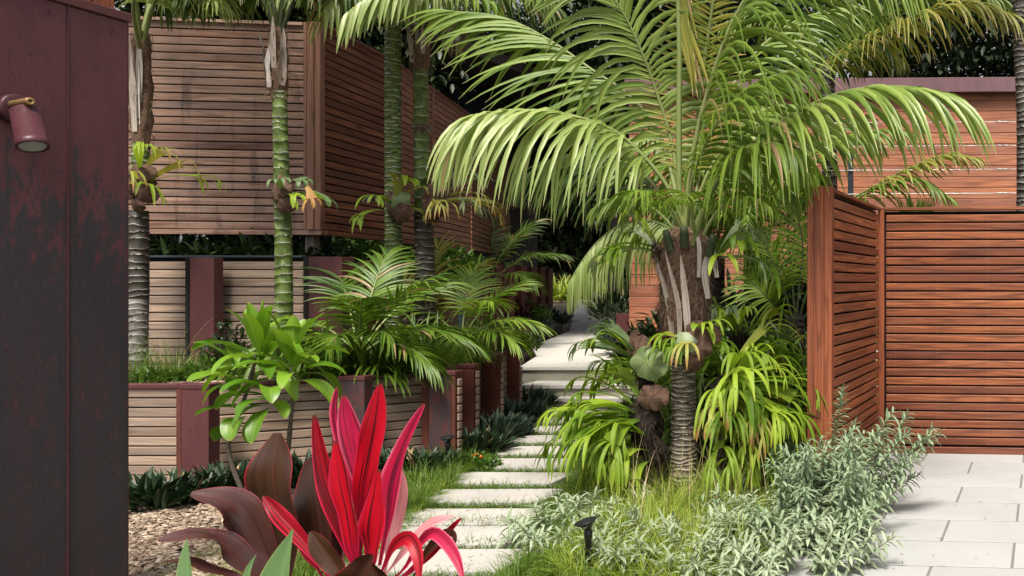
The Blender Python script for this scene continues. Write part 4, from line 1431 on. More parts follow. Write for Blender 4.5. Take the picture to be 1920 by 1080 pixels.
palmS = T('palm_tree', 'short dark-stemmed palm with upright fronds tucked against the timber fence end', 'palm tree', ps0)
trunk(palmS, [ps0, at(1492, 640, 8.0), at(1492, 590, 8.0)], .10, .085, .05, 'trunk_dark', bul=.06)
for (x1, y1), (x2, y2), yy in (((1505, 460), (1490, 380), 8.0), ((1455, 500), (1420, 440), 7.9), ((1530, 500), (1560, 420), 8.1), ((1478, 420), (1500, 330), 8.3), ((1440, 560), (1400, 520), 7.8), ((1540, 560), (1590, 520), 7.9)):
    frond(palmS, [at(1492, 620, 8.0), at((1492 + x1) / 2, (610 + y1) / 2, 7.98), at(x1, y1, yy), at(x2, y2, yy)], ll=.42, n=26, droop=.9, mat='palm_leaf_lime', rmat='rachis_dark', start=.42, lift=.3, hint=(0, -1, .4), lw=.022)
ph0 = gnd(1916, 8.4, 0)
palmH = T('palm_tree', 'tall palm trunk with close white rings, cut off by the right edge of the picture', 'palm tree', ph0)
trunk(palmH, [ph0, at(1922, 280, 8.4), at(1914, 50, 8.4), at(1912, -160, 8.4)], .088, .078, .062, 'trunk_brown', bul=.09)
crown(palmH, at(1912, -170, 8.4), [(200, 40, 1.6, 1.9), (150, 50, 1.7, 1.6), (250, 30, 1.6, 1.9)], mat='palm_leaf_yellow', ll=.5)
pi0 = gnd(1560, 9.6, .1)
palmI = T('palm_tree', 'yellowing palm behind the balustrade whose fronds hang over the purple roof cap', 'palm tree', pi0)
trunk(palmI, [pi0, at(1555, 300, 9.6), at(1550, 90, 9.6)], .10, .08, .08, 'trunk_brown')
frond(palmI, pxs((1550, 150, 9.6), (1600, 90, 9.0), (1660, 55, 8.7), (1730, 25, 8.5), (1820, 5, 8.4), (1905, 30, 8.3)), ll=.60, n=48, droop=2.1, mat='palm_leaf_yellow', start=.1, lift=0, jit=.12, lw=.035, tipf=.7)
frond(palmI, pxs((1550, 150, 9.6), (1620, 60, 9.3), (1700, 0, 9.2), (1790, -20, 9.2), (1880, 0, 9.2)), ll=.66, n=48, droop=2.1, mat='palm_leaf', start=.1, lift=0, jit=.12, lw=.035)
frond(palmI, pxs((1550, 150, 9.6), (1590, 90, 9.5), (1640, 80, 9.4), (1690, 110, 9.3)), ll=.55, n=36, droop=2.2, mat='palm_leaf_dark', start=.1, lift=0, jit=.12)
frond(palmI, pxs((1550, 150, 9.6), (1500, 60, 9.5), (1430, 20, 9.4), (1370, 40, 9.3)), ll=.7, n=36, droop=2.1, mat='palm_leaf', start=.1, lift=0, jit=.12)
frond(palmI, pxs((1550, 120, 9.6), (1570, 20, 9.3), (1620, -40, 9.0), (1720, -60, 8.8)), ll=.75, n=40, droop=2.0, mat='palm_leaf_dark', start=.1, lift=0, jit=.12)

pj0 = gnd(1345, 8.4, .2)
palmJ = T('palm_tree', 'leafy palm with a dark stem filling the shade directly behind the big palm', 'palm tree', pj0)
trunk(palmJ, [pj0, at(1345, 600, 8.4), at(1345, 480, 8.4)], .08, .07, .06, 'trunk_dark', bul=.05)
crown(palmJ, at(1345, 470, 8.4), [(-20, 60, 1.2, 1.7), (30, 65, 1.3, 1.5), (160, 60, 1.2, 1.6), (-70, 55, 1.1, 1.8), (-120, 60, 1.1, 1.7), (90, 75, 1.3, 1.2), (200, 50, 1.0, 1.9), (-45, 35, 1.0, 1.9)], mat='palm_leaf_young', n=34, ll=.42, lw=.028)
crown(palmG, at(1418, 430, 8.5), [(-20, 45, 1.2, 1.9), (-80, 40, 1.1, 2.0), (-130, 45, 1.2, 2.0), (190, 40, 1.2, 1.9)], mat='palm_leaf_young', n=34, ll=.45, lw=.028)

# young palms in the raised bed
def young_palm(label, x, Y, z, spec, mat, ll=.34, lw=.026, n=18):
    o = T('young_palm', label, 'palm', gnd(x, Y, z), group='young feather palms in the raised bed')
    g = Geo(); tube(g, [gnd(x, Y, z - .05), gnd(x, Y, z + .22)], [.035, .02], 8); g.build('stem', 'trunk_dark', o)
    for az, el, L, bend in spec:
        auto_frond(o, gnd(x, Y, z + .18), R(az), R(el), L, bend, ll=ll, n=n, droop=1.0, lw=lw, mat=mat, start=.38, lift=.25, ang=(62, 16), rmat='rachis', rach=(.010, .003), jit=.06, tipf=.7)
    return o


young_palm('largest young palm in the raised bed, dark green fronds spreading against the upper retaining wall', 672, 6.9, .70,
           [(170, 48, .95, 1.5), (200, 38, .85, 1.6), (105, 70, 1.05, 1.0), (60, 62, .95, 1.2), (20, 45, .9, 1.6), (-50, 66, .75, 1.4), (150, 30, .85, 1.6), (-10, 35, .8, 1.7), (-30, 56, .65, 1.8), (-75, 56, .6, 1.9), (-100, 50, .6, 2.0), (140, 62, 1.1, 1.0), (245, 46, .8, 1.9), (0, 66, .9, 1.2)], 'palm_leaf_young', ll=.37, lw=.024, n=24)
young_palm('yellow-green young palm leaning toward the landing, right of the largest young palm', 865, 8.3, .72,
           [(175, 55, .8, 1.4), (-35, 62, .8, 1.5), (150, 40, .75, 1.6), (110, 70, .85, 1.0), (50, 66, .8, 1.2), (10, 45, .75, 1.3), (-15, 38, .7, 1.5), (-60, 45, .65, 1.9), (-110, 48, .7, 2.0), (215, 45, .75, 1.7)], 'palm_leaf_lime', ll=.38, lw=.026, n=20)
young_palm('pale lime young palm with upright leaves between the two bigger young palms', 800, 8.7, .72,
           [(160, 70, .9, .7), (90, 82, 1.0, .5), (20, 68, .9, .8), (-60, 60, .8, 1.3), (-120, 58, .8, 1.2)], 'palm_leaf_yellow', ll=.34, lw=.03, n=13)
young_palm('young palm in the far shade beyond the timber screens, feathery light tops', 905, 14.6, 1.1,
           [(175, 60, 1.5, 1.5), (120, 75, 1.5, 1.0), (60, 70, 1.6, 1.1), (10, 58, 1.5, 1.4), (-20, 48, 1.3, 1.6), (-70, 55, 1.2, 1.6), (-120, 55, 1.2, 1.6)], 'palm_leaf_dark', ll=.55, lw=.03, n=34)
young_palm('young palm behind the corner post below the screen, half in shade', 620, 8.6, .72,
           [(170, 60, .9, 1.3), (20, 60, .9, 1.3), (-70, 55, .7, 1.6)], 'palm_leaf_dark', ll=.34, lw=.03, n=16)

# ------------------------------------------------------------------ staghorn ferns
def az_dir(az, el):
    a, e = R(az), R(el)
    return np.array([math.cos(e) * math.cos(a), math.cos(e) * math.sin(a), math.sin(e)])


def staghorn(label, c, n, azr, elr, L, fl, mats, w1=.09, nf=(3, 5), roots=(.10, .14), shields=(), droop=1.5, rm='root_mass', fd=2.4, seed=None):
    if seed is not None:
        random.seed(seed)
    o = T('staghorn_fern', label, 'fern', c)
    if roots:
        lump(o, c, roots[0], roots[1], rm)

        def fp():
            u = nrm(rng.normal(size=3))
            return np.asarray(c) + u * [roots[0], roots[0], roots[1]], u * .5 + np.array([0, 0, -.6])
        hairs(o, 260, fp, .07, .004, 'root_hair', 1.0, 'root_hair')
    for sc, sr, sf_, smt in shields:
        shield(o, sc, sr, sf_, smt)
    for k in range(n):
        az = azr[0] + (azr[1] - azr[0]) * (k + random.random()) / n
        el = random.uniform(*elr)
        d = az_dir(az, el)
        b = np.asarray(c) + d * (roots[0] * .7 if roots else .02) + [0, 0, random.uniform(-.5, .5) * (roots[1] if roots else .04)]
        antler(o, b, d, L * random.uniform(.75, 1.2), random.randint(*nf), fl * random.uniform(.8, 1.2), .022, 1.15 * w1 * random.uniform(.8, 1.15), droop * .55 * random.uniform(.8, 1.2), random.choice(mats), fdroop=fd * 1.15)
    return o


mixg = ['staghorn', 'staghorn', 'staghorn_grey']
staghorn('grey-green staghorn fern reaching left over the landing, with a round green shield', at(1212, 700, 5.75), 6, (150, 225), (28, 62), .36, .20,
         ['staghorn_grey', 'staghorn_grey', 'staghorn'], shields=[(at(1214, 680, 5.60), .125, (-.15, -1, .2), 'shield_green'), (at(1196, 655, 5.7), .10, (-.5, -1, .3), 'shield_brown'), (at(1180, 640, 5.8), .09, (-.7, -.6, .3), 'shield_brown')], roots=(.07, .10), droop=1.3)
staghorn('large lime staghorn fern left of the ringed trunk, hanging before the stepping stones', at(1212, 795, 5.72), 22, (135, 262), (0, 44), .42, .30, ['staghorn'], w1=.11, nf=(4, 5),
         roots=(.10, .20), shields=[(at(1222, 745, 5.60), .10, (-.1, -1, .1), 'shield_brown')], droop=1.5)
staghorn('lime staghorn fern low on the left foot of the big palm above the grass', at(1228, 850, 5.72), 14, (160, 262), (0, 55), .30, .32, ['staghorn'], w1=.10, nf=(4, 5), roots=(.07, .10), droop=1.8)
staghorn('small staghorn fern with a pale shield at the front of the fibrous trunk', at(1295, 652, 5.72), 10, (180, 380), (5, 70), .17, .17, ['staghorn', 'staghorn_yellow', 'staghorn'], w1=.07, nf=(2, 4), roots=(.07, .06),
         shields=[(at(1283, 645, 5.56), .085, (-.1, -1, .1), 'staghorn_pale'), (at(1310, 655, 5.57), .08, (.3, -1, 0), 'shield_brown'), (at(1325, 625, 5.62), .09, (.4, -1, .4), 'shield_brown'), (at(1305, 620, 5.6), .08, (0, -1, .5), 'shield_brown'), (at(1300, 680, 5.58), .07, (.3, -1, -.3), 'shield_brown')], droop=1.4)
staghorn('big lime staghorn fern right of the ringed trunk arching toward the silver shrub', at(1350, 755, 5.75), 32, (-78, 60), (0, 68), .44, .34, ['staghorn', 'staghorn', 'staghorn_yellow', 'staghorn'], w1=.10, nf=(3, 5), roots=(.06, .16), droop=1.5)
staghorn('lime staghorn fern under the right-hand side of the palm, hanging into the grass', at(1358, 850, 5.72), 17, (-80, 30), (0, 55), .34, .32, ['staghorn'], w1=.09, nf=(4, 5), roots=(.05, .10), droop=1.8)
staghorn('pale staghorn fern left of the crown base, before the hanging pale frond', at(1232, 470, 5.85), 9, (140, 260), (5, 60), .28, .22, ['staghorn_pale', 'staghorn'], w1=.08, nf=(2, 4), roots=(.03, .04), rm='fibre', droop=1.2)
staghorn('staghorn fern at the right of the crown base with a broad lime strap', at(1345, 490, 5.85), 9, (-80, 60), (5, 65), .28, .25, ['staghorn', 'staghorn_pale'], w1=.075, nf=(2, 4), roots=(.03, .04), rm='fibre', droop=1.2)
staghorn('staghorn fern on the shaded trunk right of the fibrous sheath', at(1385, 640, 6.9), 13, (-150, 60), (10, 75), .34, .28, ['staghorn', 'staghorn_grey'], w1=.07, nf=(2, 3), roots=(.08, .12), droop=1.5)
staghorn('yellow-green staghorn fern on the leftmost palm with a long drooping arm', at(263, 345, 6.92), 7, (-80, 20), (0, 45), .34, .26, ['staghorn_yellow', 'staghorn', 'staghorn_yellow'], w1=.065, nf=(3, 5), roots=(.085, .15), rm='fibre',
         shields=[(at(262, 322, 6.83), .09, (.2, -1, .3), 'shield_brown'), (at(268, 362, 6.83), .09, (.2, -1, -.2), 'shield_brown'), (at(255, 385, 6.86), .07, (-.2, -1, -.3), 'shield_brown')], droop=1.0, seed=4)
staghorn('staghorn fern with an orange dying tip on the palm before the grey-pink screen', at(531, 362, 6.92), 5, (-60, 30), (0, 55), .24, .13, ['staghorn_grey', 'staghorn'], w1=.08, nf=(2, 4), roots=(.065, .12), rm='fibre',
         shields=[(at(528, 355, 6.85), .07, (0, -1, .2), 'shield_brown'), (at(536, 385, 6.85), .07, (.2, -1, -.2), 'shield_brown')], droop=1.5, seed=9)
oo = bpy.data.objects['staghorn_fern.010'] if 'staghorn_fern.010' in bpy.data.objects else None
if oo:
    antler(oo, at(575, 350, 6.75), (.5, -.2, -.4), .12, 3, .12, .03, .08, 1.5, 'staghorn_orange', label='orange withered frond')
staghorn('staghorn fern on the closely ringed palm with grey shields and lime straps', at(742, 385, 8.1), 9, (-130, 60), (-5, 75), .28, .20, ['staghorn', 'staghorn_grey', 'staghorn_yellow'], w1=.08, nf=(2, 4), roots=(.07, .13), rm='fibre',
         shields=[(at(748, 375, 8.02), .09, (.1, -1, .2), 'shield_green'), (at(752, 400, 8.0), .09, (.2, -1, -.2), 'shield_brown')], droop=1.3, seed=12)
staghorn('staghorn fern with pinkish-brown shield and yellowed hanging arms on the dark-trunked palm', at(812, 385, 8.15), 10, (-60, 40), (-5, 50), .42, .30, ['staghorn_yellow', 'staghorn_grey', 'staghorn_yellow'], w1=.07, nf=(3, 5), roots=(.08, .14), rm='fibre',
         shields=[(at(818, 360, 8.05), .10, (.3, -1, .1), 'shield_brown'), (at(815, 385, 8.05), .09, (.3, -1, 0), 'shield_brown')], droop=1.4, seed=21)

# ------------------------------------------------------------------ green ti plant
tb = gnd(462, 5.72)
ti = T('ti_plant', 'bright green broad-leaved ti plant on a thin bent stem by the retaining wall', 'plant', tb)
for pts in (((462, 938, 5.72), (438, 880, 5.70), (428, 830, 5.68), (445, 780, 5.66), (468, 720, 5.66), (480, 660, 5.66)),
            ((540, 845, 5.7), (545, 790, 5.66), (550, 730, 5.66), (545, 660, 5.66))):
    g = Geo(); tube(g, spline(pxs(*pts), 14), [.014] * 4 + [.011] * 10, 8); g.build('stem', 'wood_stem', ti)
random.seed(31); rng = np.random.default_rng(31)


def rosette(parent, c, n, L, W, elr, mat, name='leaf', bend=(1.0, 2.2), dn=0, azs=(0, 360)):
    for k in range(n):
        az = R(azs[0] + (azs[1] - azs[0]) * ((k * .618) % 1) + random.uniform(-12, 12))
        q = k / max(1, n - 1)
        el = R(elr[0] + (elr[1] - elr[0]) * q + random.uniform(-6, 6))
        d = np.array([math.cos(el) * math.cos(az), math.cos(el) * math.sin(az), math.sin(el)])
        l = L * random.uniform(.8, 1.15); b = random.uniform(*bend) * (1.1 - .5 * q)
        p = np.asarray(c, float) + [0, 0, q * .12]
        pts = [p]
        for i in range(6):
            pts.append(pts[-1] + d * l / 6)
            d = nrm(d + np.array([0, 0, -1.]) * b / 6 * (1 + i * .3))
        h = nrm(pts[-1] - pts[0]); fc = np.cross(np.cross(h, Z3), h); fc = nrm(fc) if np.linalg.norm(fc) > .1 else az_dir(math.degrees(az) + 180, 10)
        if math.sin(el) > .8:
            fc = -np.array([math.cos(az), math.sin(az), -.3])
        g = Geo()
        blade_on(g, pts, W * random.uniform(.8, 1.15), 'ti', 12, fc, .18, roll=random.uniform(-.5, .5), wave=.10, cols=4)
        g.build(name, mat, parent)


rosette(ti, at(488, 695, 5.66), 19, .42, .100, (8, 86), 'ti_green', bend=(.5, 1.7))
rosette(ti, at(548, 715, 5.66), 17, .40, .100, (5, 84), 'ti_green', bend=(.5, 1.7))
rosette(ti, at(448, 725, 5.6), 8, .30, .090, (0, 65), 'ti_green', azs=(90, 300), bend=(.6, 1.8))
rosette(ti, at(505, 770, 5.55), 8, .30, .115, (-20, 45), 'ti_green', azs=(180, 360))
rosette(ti, at(455, 800, 5.66), 3, .26, .12, (0, 20), 'ti_green', azs=(170, 350))

# ------------------------------------------------------------------ red ti plant close to the camera
rb = gnd(640, 2.6)
red = T('ti_plant', 'crimson and dark wine-coloured ti plant with big glossy leaves in the foreground', 'plant', rb)
g = Geo(); tube(g, [rb, rb + [0, 0, .3], at(655, 1090, 2.6)], [.022, .02, .02], 10); g.build('stem', 'wood_stem', red)


def rl(pts, W, mat, prof='ti', y0=2.6, y1=None, facing=(0, -1, .25), fold=.16, roll=0., wave=.20, label=None, ybow=.0, par=None):
    y1 = y0 if y1 is None else y1
    n = len(pts)
    P = [at(x, y, y0 + (y1 - y0) * i / (n - 1) - ybow * math.sin(math.pi * i / (n - 1))) for i, (x, y) in enumerate(pts)]
    g = Geo()
    W = W * (.76 if 'red' in mat or 'pink' in mat else .95)
    blade_on(g, P, W / FO * (y0 + y1) / 2, prof, 20, facing, fold, roll=roll, wave=wave, cols=8)
    g.build('leaf', mat, par or red, label=label)


rl([(535, 1090), (523, 967), (512, 890), (521, 812)], 92, 'ti_dark', 'oval', 2.68, 2.60, ybow=.05, fold=.10, label='broad dark brown paddle leaf')
rl([(560, 1110), (505, 1055), (463, 974), (421, 938), (358, 926)], 66, 'ti_wine', 'ti', 2.56, 2.38, facing=(.1, -.75, .9), fold=.10, wave=.14)
rl([(530, 1110), (477, 1068), (421, 1022), (368, 1003), (296, 1014)], 52, 'ti_wine', 'ti', 2.54, 2.30, facing=(0, -.7, 1), fold=.12)
rl([(500, 1110), (428, 1080), (368, 1062), (310, 1053)], 40, 'ti_wine', 'ti', 2.48, 2.3, facing=(0, -.5, 1), fold=.15)
rl([(555, 1110), (520, 1040), (494, 980), (478, 930), (468, 880)], 56, 'ti_wine', 'ti', 2.66, 2.72, facing=(-.5, -1, .3), fold=.2)
rl([(640, 1110), (612, 1040), (597, 960), (590, 900), (598, 852)], 92, 'ti_dark', 'ti', 2.66, 2.74, fold=.12, facing=(-.2, -1, .2))
rl([(650, 1110), (640, 1000), (628, 930), (610, 880), (600, 848)], 40, 'ti_palepink', 'ti', 2.80, 2.85, facing=(-.2, -1, .1))
rl([(630, 1100), (575, 1022), (526, 967), (494, 930)], 36, 'ti_red', 'ti', 2.5, 2.5, facing=(.6, -1, .2), fold=.3)
rl([(660, 1100), (620, 1048), (583, 996)], 40, 'ti_dark', 'ti', 2.46, 2.44, facing=(.3, -1, .2), fold=.3)
rl([(610, 1090), (570, 1010), (535, 955)], 44, 'ti_red', 'ti', 2.58, 2.56, facing=(-.3, -1, .2), fold=.25)
rl([(680, 1110), (664, 1040), (640, 960), (612, 890), (590, 778)], 52, 'ti_red', 'ti', 2.58, 2.52, facing=(.2, -1, .2), fold=.25, wave=.2)
rl([(685, 1010), (668, 930), (650, 851), (634, 788), (633, 726)], 44, 'ti_pink', 'ti', 2.70, 2.66, facing=(-.4, -1, .1), fold=.25)
rl([(682, 1000), (676, 905), (664, 834), (653, 788), (645, 742)], 50, 'ti_pink', 'ti', 2.66, 2.60, facing=(.5, -1, .1), fold=.28)
rl([(676, 1050), (680, 939), (692, 868), (706, 800), (714, 719)], 64, 'ti_red', 'ti', 2.62, 2.54, facing=(.1, -1, .15), fold=.18, label='tallest crimson leaf')
rl([(712, 1060), (728, 975), (736, 911), (756, 848), (797, 758)], 52, 'ti_pink', 'ti', 2.60, 2.56, facing=(.35, -1, .1), fold=.3, roll=.6)
rl([(720, 1080), (735, 1000), (748, 930), (752, 880)], 40, 'ti_palepink', 'ti', 2.68, 2.66, facing=(.6, -1, .1), fold=.2)
rl([(690, 1100), (700, 1030), (704, 975), (712, 880)], 66, 'ti_red', 'ti', 2.50, 2.44, facing=(-.1, -1, .25), fold=.16, wave=.2)
rl([(672, 1110), (664, 1030), (655, 960), (642, 900), (630, 826)], 56, 'ti_red', 'ti', 2.54, 2.50, facing=(-.1, -1, .2), fold=.2, wave=.2)
rl([(700, 1100), (722, 1060), (742, 1024), (768, 1010), (784, 1040), (788, 1090)], 34, 'ti_red', 'ti', 2.48, 2.36, facing=(0, -1, .5), fold=.2)
rl([(700, 1110), (755, 1070), (786, 1024), (812, 1000), (838, 1018), (858, 1050), (870, 1090)], 30, 'ti_pink', 'ti', 2.56, 2.36, facing=(.1, -1, .5), fold=.2)
rl([(705, 1100), (755, 1040), (785, 1003), (815, 982), (852, 968)], 32, 'ti_palepink', 'ti', 2.66, 2.58, facing=(0, -1, .6), fold=.25, roll=.4)
rl([(715, 1110), (787, 1060), (830, 1016), (866, 972)], 34, 'ti_red', 'ti', 2.64, 2.60, facing=(-.3, -1, .5), fold=.3)
rl([(760, 1110), (800, 1040), (835, 1005), (850, 1010), (846, 1040)], 24, 'ti_dark', 'ti', 2.62, 2.58, facing=(0, -1, .4), fold=.3)
rl([(650, 1120), (672, 1090), (700, 1040)], 66, 'ti_dark', 'oval', 2.40, 2.36, facing=(0, -1, .3), fold=.3)
rl([(735, 1120), (715, 1090), (690, 1050)], 40, 'ti_dark', 'oval', 2.42, 2.40, facing=(0, -1, .3), fold=.3)
rl([(640, 1110), (634, 1010), (620, 960), (640, 880), (672, 850)], 50, 'ti_wine', 'ti', 2.72, 2.72)

ag = T('agave', 'pale green pointed agave leaves rising at the bottom edge before the red ti plant', 'agave', gnd(470, 2.1))
for pts, W in (([(365, 1240), (358, 1120), (353, 1050), (351, 1009)], 46), ([(450, 1230), (462, 1120), (468, 1070), (481, 1038)], 26), ([(505, 1250), (525, 1120), (536, 1050), (550, 992)], 86),
               ([(420, 1250), (400, 1180), (385, 1120), (392, 1090)], 30), ([(560, 1250), (600, 1180), (620, 1120)], 50)):
    P = [at(x, y, 2.15) for x, y in pts]
    g = Geo(); blade_on(g, P, W / FO * 2.15, 'grass', 14, (0, -1, .2), .35, cols=6); g.build('leaf', 'agave', ag)
lump(ag, gnd(470, 2.2, .25), .16, .28, 'root_mass', 'core')

# ------------------------------------------------------------------ rhoeo clumps (dark sword leaves)
def clump(label, c, rx, ry, n, L, W, mat, elr=(25, 85), group=None, h=.10, name='rhoeo_clump', cat='plant', nseg=4, droop=.5, under=None):
    c = np.asarray(c, float)
    a = rng.random(n) * 2 * np.pi; r = np.sqrt(rng.random(n))
    B = np.stack([c[0] + np.cos(a) * r * rx, c[1] + np.sin(a) * r * ry, c[2] + h * rng.random(n) * (1 - r * .6)], -1)
    az = a + rng.normal(size=n) * .9; el = np.radians(rng.uniform(*elr, n))
    D = np.stack([np.cos(el) * np.cos(az), np.cos(el) * np.sin(az), np.sin(el)], -1)
    g = Geo()
    blades(g, B, D, L * rng.uniform(.6, 1.15, n), W * rng.uniform(.8, 1.2, n), droop, nseg, 'lance', fold=.3)
    o = g.build(name, mat, kind=None)
    tagm(o, label, cat, group)
    return o


GR = 'dark rhoeo clumps along the foot of the retaining wall'
rcl = [('dark sword-leaved rhoeo clump at the foot of the wall beside the steel-clad wall', 296, 5.62, .30, .22, 300, .20),
       ('dark rhoeo clump between the first low steel post and the thin ti stem', 420, 5.85, .19, .17, 200, .20),
       ('dark rhoeo clump behind the brown paddle leaf of the red plant', 570, 6.2, .26, .18, 230, .20),
       ('dark rhoeo clump behind the tallest crimson leaf', 715, 6.45, .24, .2, 240, .20),
       ('dark rhoeo clump left of the path light by the wall', 788, 6.45, .24, .22, 280, .19)]
for lb, x, Y, rx, ry, n, L_ in rcl:
    clump(lb, gnd(x, Y), rx, ry, n, L_, .036, 'rhoeo', group=GR)
rc2 = [('dark rhoeo clump just right of the path light and the widest steel post', 888, 7.2, .22, .3, 420, .22),
       ('dark rhoeo clump in front of the second narrow steel post beside the stones', 925, 7.9, .26, .34, 460, .23),
       ('dark rhoeo clump in front of the last narrow steel post', 962, 8.8, .28, .34, 440, .22),
       ('dark rhoeo clump at the foot of the concrete steps', 985, 9.9, .30, .30, 320, .22)]
for lb, x, Y, rx, ry, n, L_ in rc2:
    clump(lb, gnd(x, Y), rx, ry, n, L_, .034, 'rhoeo_blue' if Y > 7.5 else 'rhoeo', group=GR)
HG = 'blue-green rhoeo hedge along the landing'
for k, (lb, x, Y, z, rx, ry, n) in enumerate((('blue-green rhoeo clump spilling onto the landing near the low wall end', 890, 12.9, .42, .5, .5, 500),
                                   ('blue-green rhoeo clump of the landing hedge, second from the low wall', 915, 14.9, .42, .6, .7, 700),
                                   ('blue-green rhoeo clump of the landing hedge under the row of steel posts', 968, 17.0, .42, .6, .8, 800),
                                   ('blue-green rhoeo clump at the far end of the hedge where the upper path narrows', 1008, 19.4, .5, .6, .9, 800))):
    clump(lb, gnd(x, Y, z), rx, ry, n, .24, .045, 'rhoeo_blue', (20, 80), HG, h=.34, nseg=3)
clump('dark green planting at the right edge of the upper path', gnd(1175, 16.5, .35), .35, .9, 500, .28, .06, 'rhoeo_blue', h=.5)
clump('broad-leaved dark plants behind the small maroon planter post', gnd(1180, 13.0, .9), .6, .4, 320, .26, .08, 'shrub_dark', h=.5)
clump('wine-coloured low shrub in front of the row of steel posts', gnd(945, 17.0, .8), .5, .5, 500, .13, .05, 'wine_leaf', h=.5, cat='shrub', name='shrub')
clump('fresh green low shrub between the wine shrub and the blue-green hedge', gnd(975, 17.6, .65), .6, .6, 1100, .10, .04, 'shrub_leaf', h=.6, cat='shrub', name='shrub')
clump('leafy green ground plants under the yellow-green young palm', gnd(905, 9.6, .7), .55, .7, 900, .10, .045, 'shrub_leaf', h=.3, cat='shrub', name='shrub')
clump('thin dark bush with small leaves against the boards right of the first maroon post', gnd(430, 7.05, .75), .2, .14, 260, .07, .03, 'shrub_dark', h=.45, cat='shrub', name='shrub')
clump('low yellow-green weed in the bed before the first maroon post', gnd(390, 6.75, .7), .16, .12, 220, .07, .025, 'shrub_leaf', h=.2, cat='shrub', name='shrub')
clump('low leafy plant with tiny leaves at the foot of the leftmost palm', gnd(285, 6.6, .7), .25, .15, 260, .07, .025, 'shrub_leaf', h=.12, cat='shrub', name='shrub')
fl = clump('small bright green plant with orange flowers beside the stepping stones', gnd(897, 6.62), .17, .14, 420, .055, .022, 'shrub_leaf', h=.16, cat='flower', name='flowering_plant')
g = Geo()
for q in ((887, 856, 6.55), (894, 853, 6.6), (901, 857, 6.5), (986, 868, 6.95)):
    c = at(*q)
    blades(g, np.repeat(c[None], 9, 0), nrm(rng.normal(size=(9, 3)) * [1, 1, .5] + [0, -.4, .6]), .018, .014, .5, 2, 'oval')
g.build('petals', 'orange_petal', fl, kind='stuff')
# broad leaves and bushes in the dark gap below the screens
for lb, x, Y, z, rx, n in (('dark bush in the gap under the grey-pink screen, left half', 350, 8.3, 1.55, .9, 1100), ('dark bush in the gap under the grey-pink screen near the timber support', 500, 8.4, 1.55, .8, 900),
                           ('glossy green bush in the gap under the red-brown screen', 660, 9.2, 1.50, .8, 900), ('bright broad-leaved climber right of the dark palm trunk under the screen', 828, 10.6, 1.5, .45, 420)):
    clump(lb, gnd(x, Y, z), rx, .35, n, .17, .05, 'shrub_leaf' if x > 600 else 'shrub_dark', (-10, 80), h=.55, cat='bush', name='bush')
clump('tiny spiky succulent on top of the fence line before the wires', gnd(1722, 8.0, 1.95), .14, .05, 60, .35, .028, 'palm_leaf_lime', (55, 88), cat='succulent', name='succulent', droop=.1)

# ------------------------------------------------------------------ grasses
def tuft(label, c, r, n, L, W, mat, elr=(45, 88), droop=1.6, group=None, extra=None):
    c = np.asarray(c, float)
    a = rng.random(n) * 2 * np.pi; rr = r * np.sqrt(rng.random(n))
    B = np.stack([c[0] + np.cos(a) * rr, c[1] + np.sin(a) * rr, np.full(n, c[2])], -1)
    az = a + rng.normal(size=n) * .7; el = np.radians(rng.uniform(*elr, n))
    D = np.stack([np.cos(el) * np.cos(az), np.cos(el) * np.sin(az), np.sin(el)], -1)
    g = Geo()
    blades(g, B, D, L * rng.uniform(.45, 1.15, n), W, droop * rng.uniform(.5, 1.4, n), 6, 'grass', flat=True)
    o = g.build('grass_tuft', mat)
    tagm(o, label, 'grass', group)
    if extra:
        k = extra
        g = Geo()
        az = rng.random(k) * 6.28; el = np.radians(rng.uniform(60, 85, k))
        D = np.stack([np.cos(el) * np.cos(az), np.cos(el) * np.sin(az), np.sin(el)], -1)
        blades(g, np.repeat(c[None], k, 0), D, L * rng.uniform(1.1, 1.7, k), W * .9, 1.5, 8, 'grass', flat=True)
        g.build('seed_stalk', 'grass_straw', o, kind='stuff', origin=org(o))
    return o


TG = 'grass tufts in the raised bed'
for lb, x, Y, n, L_, r_, m_, z_ in (('thin dark grass tuft at the foot of the leftmost palm', 248, 6.75, 170, .42, .10, 'grass_green', .69), ('green grass tuft left of the first maroon post with arching seed stalks', 325, 6.7, 380, .42, .13, 'grass_green', .69),
                          ('dark grass tuft behind the green ti plant', 610, 6.9, 420, .5, .2, 'grass_dark', .7), ('dark grass tuft in shade left of the largest young palm', 650, 7.1, 420, .5, .2, 'grass_dark', .7),
                          ('dense fine green grass mound behind the low wall cap', 752, 7.15, 1700, .40, .24, 'grass_green', .7), ('fine grass mound spilling over the curve of the low wall', 812, 7.65, 1500, .40, .24, 'grass_green', .7),
                          ('fine grass mound under the yellow-green young palm', 860, 8.5, 1100, .4, .24, 'grass_green', .7), ('grass tuft hanging over the narrow steel posts', 893, 8.05, 260, .5, .06, 'grass_green', .72)):
    tuft(lb, gnd(x, Y, z_), r_, n, L_, .0045, m_, extra=9 if '380' in str(n) else 3, group=TG)


def meadow(name, n, fpos, L, W, mat, elr=(25, 85), droop=1.3, nseg=4, flat=True, prof='grass'):
    B = fpos(n)
    n = len(B)
    az = rng.random(n) * 6.283; el = np.radians(rng.uniform(*elr, n))
    D = np.stack([np.cos(el) * np.cos(az), np.cos(el) * np.sin(az), np.sin(el)], -1)
    g = Geo()
    blades(g, B, D, L * rng.uniform(.5, 1.2, n), W, droop * rng.uniform(.4, 1.4, n), nseg, prof, flat=flat)
    return tagm(g.build(name, mat, kind='stuff'), '', '')


